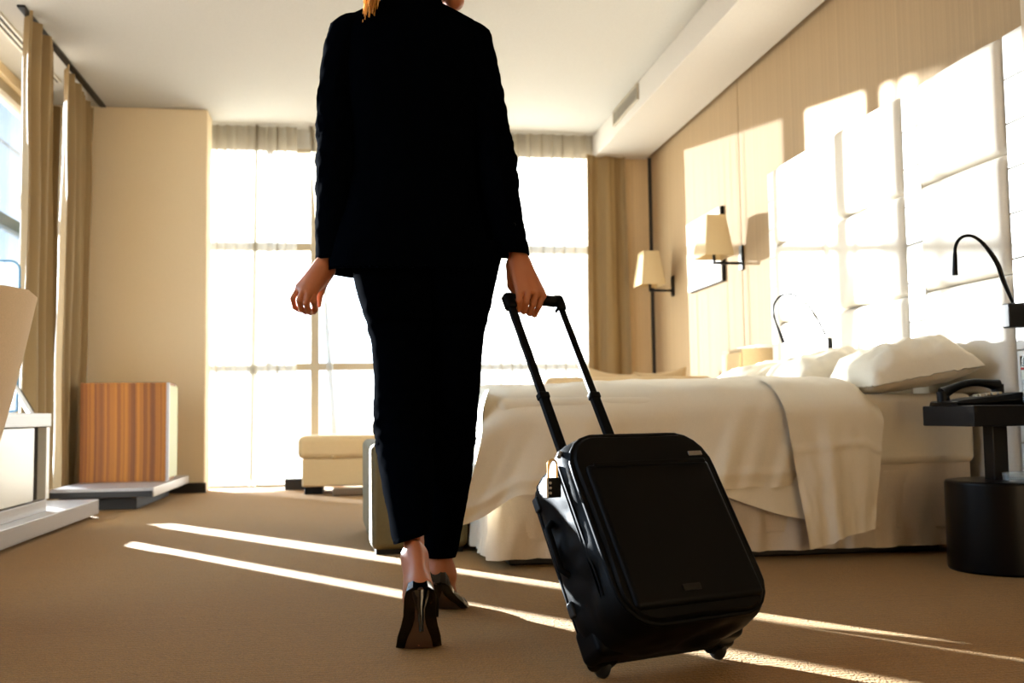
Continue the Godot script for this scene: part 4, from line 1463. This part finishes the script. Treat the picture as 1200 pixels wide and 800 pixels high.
func build_suit(w: Node3D) -> void:
	var q := noise(1.0, 71, 3)
	# trousers: heights, centre x, half width, centre z for the rear and the leading leg
	var l := [[1.006, 0.100, 0.115, -2.770], [0.949, 0.103, 0.112, -2.777], [0.878, 0.110, 0.101, -2.786], [0.827, 0.115, 0.089, -2.792], [0.776, 0.120, 0.080, -2.799], [0.734, 0.121, 0.074, -2.804], [0.637, 0.125, 0.072, -2.816], [0.567, 0.125, 0.074, -2.824], [0.520, 0.126, 0.073, -2.820], [0.475, 0.127, 0.071, -2.794], [0.404, 0.129, 0.064, -2.721], [0.353, 0.130, 0.059, -2.659], [0.305, 0.132, 0.050, -2.600], [0.276, 0.131, 0.045, -2.564], [0.253, 0.132, 0.040, -2.536]]
	var r := [[1.005, 0.287, 0.109, -2.750], [0.942, 0.282, 0.098, -2.766], [0.905, 0.281, 0.093, -2.775], [0.855, 0.278, 0.086, -2.788], [0.808, 0.276, 0.079, -2.799], [0.777, 0.276, 0.073, -2.807], [0.730, 0.275, 0.070, -2.819], [0.683, 0.272, 0.070, -2.830], [0.632, 0.271, 0.070, -2.843], [0.556, 0.268, 0.066, -2.861], [0.484, 0.266, 0.064, -2.881], [0.442, 0.263, 0.062, -2.885], [0.380, 0.258, 0.060, -2.880], [0.327, 0.252, 0.055, -2.874], [0.280, 0.246, 0.051, -2.867], [0.232, 0.241, 0.046, -2.866], [0.183, 0.237, 0.041, -2.872], [0.160, 0.235, 0.037, -2.874]]
	var b := MB.new()
	for side in 2:
		var t: Array = [l, r][side]
		var rings := []
		var top: float = t[0][0]
		var low: float = t[-1][0]
		for i in 121:
			var s := i / 120.0
			var h := lerpf(top, low, s)
			var hw := table(t, h, 2) + 0.006
			var c := Vector3(table(t, h, 1) + (0.003 if side == 0 else -0.003), h, table(t, h, 3))
			var deep := hw * lerpf(1.0, 1.25, smoothstep(0.6, 0.3, h))
			if h > 0.8:
				deep = lerpf(hw * 1.05, 0.135, smoothstep(0.76, 0.95, h))
			var ring := ring_at(c, hw, deep, lerpf(0.92, 0.6, smoothstep(0.72, 0.86, h)))
			for k in ring.size():
				var a := TAU * k / ring.size()
				# cross creases, strongest behind the knee and at the seat
				var m := exp(-pow((h - 0.53) / 0.10, 2.0)) + 0.6 * exp(-pow((h - 0.83) / 0.07, 2.0)) + 0.35
				var cr := q.get_noise_3d(cos(a) * 1.2 + side * 9.0, h * 17.0 + 1.1 * sin(a), sin(a) * 1.2)
				var o := 0.0045 * m * (absf(cr) * 2.0 - 0.5) * (0.55 + 0.45 * absf(sin(a)))
				if side == 0 and cos(a) < 0.0:
					var band := exp(-pow((h - 0.50) / 0.07, 2.0)) + 0.7 * exp(-pow((h - 0.80) / 0.06, 2.0))
					o += 0.006 * band * pow(absf(sin(h * 62.0 + a * 2.2 + 2.0 * q.get_noise_2d(h * 6.0, a))), 5.0) * -cos(a)
				if h < low + 0.05:
					o *= 0.1
				ring[k] += Vector3(cos(a), 0, sin(a)) * o
				if side == 0:
					ring[k].y += (0.014 * cos(a) + 0.004 * sin(a)) * smoothstep(low + 0.06, low, h)
				if s > 0.99:
					ring[k] -= Vector3(cos(a), 0, sin(a)) * 0.001
			rings.append(ring)
		# inner turn of the hem
		var last: PackedVector3Array = rings[-1]
		var inn := PackedVector3Array()
		for p in last:
			var cc := Vector3(t[-1][1], p.y, t[-1][3])
			inn.append(cc + (p - cc) * 0.95 + Vector3(0, 0.012, 0))
		rings.append(inn)
		b.loft(rings, true, false)
	obj("trousers", b, M.suit, w)

	# jacket: back and front in one, sleeves set in
	b = MB.new()
	var tj := [[1.690, 0.153, 0.063, 0.062, -2.735], [1.664, 0.153, 0.090, 0.070, -2.735], [1.642, 0.153, 0.138, 0.078, -2.735], [1.618, 0.154, 0.184, 0.086, -2.735], [1.583, 0.155, 0.196, 0.098, -2.738], [1.501, 0.157, 0.194, 0.118, -2.742], [1.399, 0.158, 0.190, 0.128, -2.746], [1.266, 0.158, 0.176, 0.118, -2.748], [1.194, 0.158, 0.176, 0.116, -2.750], [1.092, 0.156, 0.196, 0.140, -2.750], [1.010, 0.152, 0.213, 0.152, -2.750], [0.954, 0.149, 0.222, 0.157, -2.750], [0.933, 0.149, 0.222, 0.157, -2.750]]
	var rings := []
	for i in 91:
		var s := i / 90.0
		var h := lerpf(1.690, 0.933, s)
		var c := Vector3(table(tj, h, 1), h, table(tj, h, 4))
		var ring := ring_at(c, table(tj, h, 2), table(tj, h, 3), 0.85, 72)
		for k in ring.size():
			var a := TAU * k / ring.size()
			var o := 0.006 * q.get_noise_3d(cos(a) * 2.0, h * 7.0, sin(a) * 2.0 + 30.0) * smoothstep(1.645, 1.52, h)
			ring[k] += Vector3(cos(a), 0, sin(a)) * o
			# centre-back seam and a short vent
			if absf(cos(a)) < 0.045 and sin(a) > 0:
				ring[k].z -= 0.003
			# the hem falls a little towards her right
			ring[k].y -= 0.014 * smoothstep(1.01, 0.933, h) * (cos(a) * 0.3 + 0.7 * maxf(0.0, sin(a)))
		rings.append(ring)
	var inn := PackedVector3Array()
	for p in rings[-1]:
		var cc := Vector3(0.149, p.y, -2.75)
		inn.append(cc + (p - cc) * 0.985 + Vector3(0, 0.02, 0))
	rings.append(inn)
	b.loft(rings, false, false)
	# sleeves
	var arms := [
		[Vector3(-0.002, 1.630, -2.738), Vector3(-0.029, 1.52, -2.738), Vector3(-0.043, 1.40, -2.738), Vector3(-0.047, 1.26, -2.740), Vector3(-0.048, 1.12, -2.748), Vector3(-0.050, 0.966, -2.760)],
		[Vector3(0.305, 1.625, -2.736), Vector3(0.329, 1.52, -2.728), Vector3(0.348, 1.40, -2.715), Vector3(0.372, 1.26, -2.695), Vector3(0.386, 1.12, -2.682), Vector3(0.409, 0.972, -2.672)]]
	for side in 2:
		var cv := Curve3D.new()
		cv.bake_interval = 0.01
		var pts: Array = arms[side]
		for i in pts.size():
			var tg: Vector3 = (pts[mini(i + 1, 5)] - pts[maxi(i - 1, 0)]) / 6.0
			cv.add_point(pts[i], -tg, tg)
		var len := cv.get_baked_length()
		var sr := []
		for i in 71:
			var s := i / 70.0
			var c := cv.sample_baked(len * s)
			var hw := lerpf(0.058, 0.055, smoothstep(0.0, 0.5, s))
			hw = lerpf(hw, 0.056 if side == 0 else 0.050, smoothstep(0.45, 1.0, s))
			hw *= pow(clampf(s / 0.06 + 0.25, 0, 1), 0.5)
			var ring := ring_at(c, hw, hw * 1.12, 1.0, 40)
			for k in ring.size():
				var a := TAU * k / ring.size()
				var cr := q.get_noise_3d(cos(a) * 1.3 + side * 20.0, c.y * 15.0 + 1.4 * cos(a), sin(a) * 1.3 - 9.0)
				var o := 0.005 * (absf(cr) * 2.0 - 0.5) * (0.5 + exp(-pow((s - 0.5) / 0.22, 2.0)))
				if cos(a) < 0.0:
					o += 0.003 * -cos(a) * pow(absf(sin(c.y * 38.0 + a * 2.6 + 2.5 * q.get_noise_2d(c.y * 4.0, a + side * 5.0))), 6.0)
				if s > 0.93:
					o *= 0.3
				ring[k] += Vector3(cos(a), 0, sin(a)) * o
				if s < 0.2:
					ring[k].y += (0.0)
			sr.append(ring)
		var lip := PackedVector3Array()
		for p in sr[-1]:
			lip.append(pts[5] + (p - pts[5]) * 0.92 + Vector3(0, 0.035, 0))
		sr.append(lip)
		b.loft(sr, true, false)
	# collar
	var cr0 := []
	for k in 5:
		var s := k / 4.0
		cr0.append(ring_at(Vector3(0.153, lerpf(1.660, 1.708, minf(s * 1.4, 1.0)), -2.736), lerpf(0.092, 0.066, s), lerpf(0.074, 0.062, s), 1.0, 40))
	b.loft(cr0, false, false)
	var jk := obj("jacket", b, M.suit, w)
	for side in 2:
		for k in 3:
			b = MB.new()
			var e: Vector3 = arms[side][5] + Vector3(0.0, 0.03 + 0.022 * k, 0.047)
			b.xf = Transform3D(Basis(Vector3(1, 0, 0), PI / 2), e)
			b.lathe(Vector3.ZERO, [Vector2(0.004, -0.002), Vector2(0.007, -0.001), Vector2(0.007, 0.002), Vector2(0.005, 0.003)], 12)
			obj("cuff_button", b, M.trim, jk)

func pump(w: Node3D, ball: Vector3, yaw: float, pitch: float) -> void:
	var T := Transform3D(Basis(Vector3.UP, deg_to_rad(-yaw)), ball - Vector3(0, 0.013, 0))
	var al := deg_to_rad(pitch)
	var back := Vector3(0, sin(al), cos(al))
	# sections from toe tip to heel: distance, half width, height of the upper
	var sec := [[-0.088, 0.006, 0.012], [-0.082, 0.018, 0.020], [-0.06, 0.030, 0.027], [-0.03, 0.039, 0.033], [0.0, 0.0425, 0.042], [0.03, 0.040, 0.040], [0.06, 0.034, 0.032], [0.09, 0.030, 0.034], [0.12, 0.0295, 0.046], [0.145, 0.029, 0.058], [0.162, 0.025, 0.064], [0.172, 0.014, 0.062]]
	var rings := []
	var soles := []
	for i in 45:
		var s := i / 44.0 * (sec.size() - 1)
		var j := mini(int(s), sec.size() - 2)
		var t := s - j
		var d: float = lerpf(sec[j][0], sec[j + 1][0], t)
		var hw: float = lerpf(sec[j][1], sec[j + 1][1], t) * 1.28
		var hh: float = lerpf(sec[j][2], sec[j + 1][2], t)
		var c := Vector3(0, 0.006, d)
		var nn := Vector3.UP
		if d > 0.0:
			var bend := smoothstep(0.0, 0.035, d)
			var a := al * bend
			nn = Vector3(0, cos(a), -sin(a))
			c = Vector3(0, 0.006, 0) + Vector3(0, sin(al), cos(al)) * d * lerpf(0.85, 1.0, bend) + Vector3(0, 0, 0.15 * d * (1 - bend))
		var ring := PackedVector3Array()
		var sl := PackedVector3Array()
		for k in 24:
			var a := TAU * k / 24.0
			var y := sin(a)
			var up := hh * pow(maxf(y, 0.0), 0.75) if y > 0 else 0.004 * y
			ring.append(T * (c + Vector3(cos(a) * hw * (1.0 - 0.28 * maxf(y, 0.0)), 0, 0) + nn * up))
			sl.append(T * (c + Vector3(cos(a) * hw * lerpf(0.62, 0.32, smoothstep(0.0, 0.09, d)), 0, 0) + nn * (-0.003 + 0.0025 * y)))
		rings.append(ring)
		soles.append(sl)
	var b := MB.new()
	b.loft(rings)
	var p := obj("pump", b, M.patent, w)
	b = MB.new()
	b.loft(soles)
	obj("sole", b, M.sole, p)
	# stiletto heel, upright when the shoe stands
	var tilt := deg_to_rad(pitch - 33.0)
	var down := Vector3(0, -cos(tilt), sin(tilt))
	var h0 := Vector3(0, 0.006, 0) + back * 0.150
	b = MB.new()
	b.tube([T * (h0 - down * 0.004), T * (h0 + down * 0.012), T * (h0 + down * 0.035 - back * 0.004), T * (h0 + down * 0.082 - back * 0.006)], [0.023, 0.018, 0.008, 0.0055], 14)
	obj("heel", b, M.patent, p)
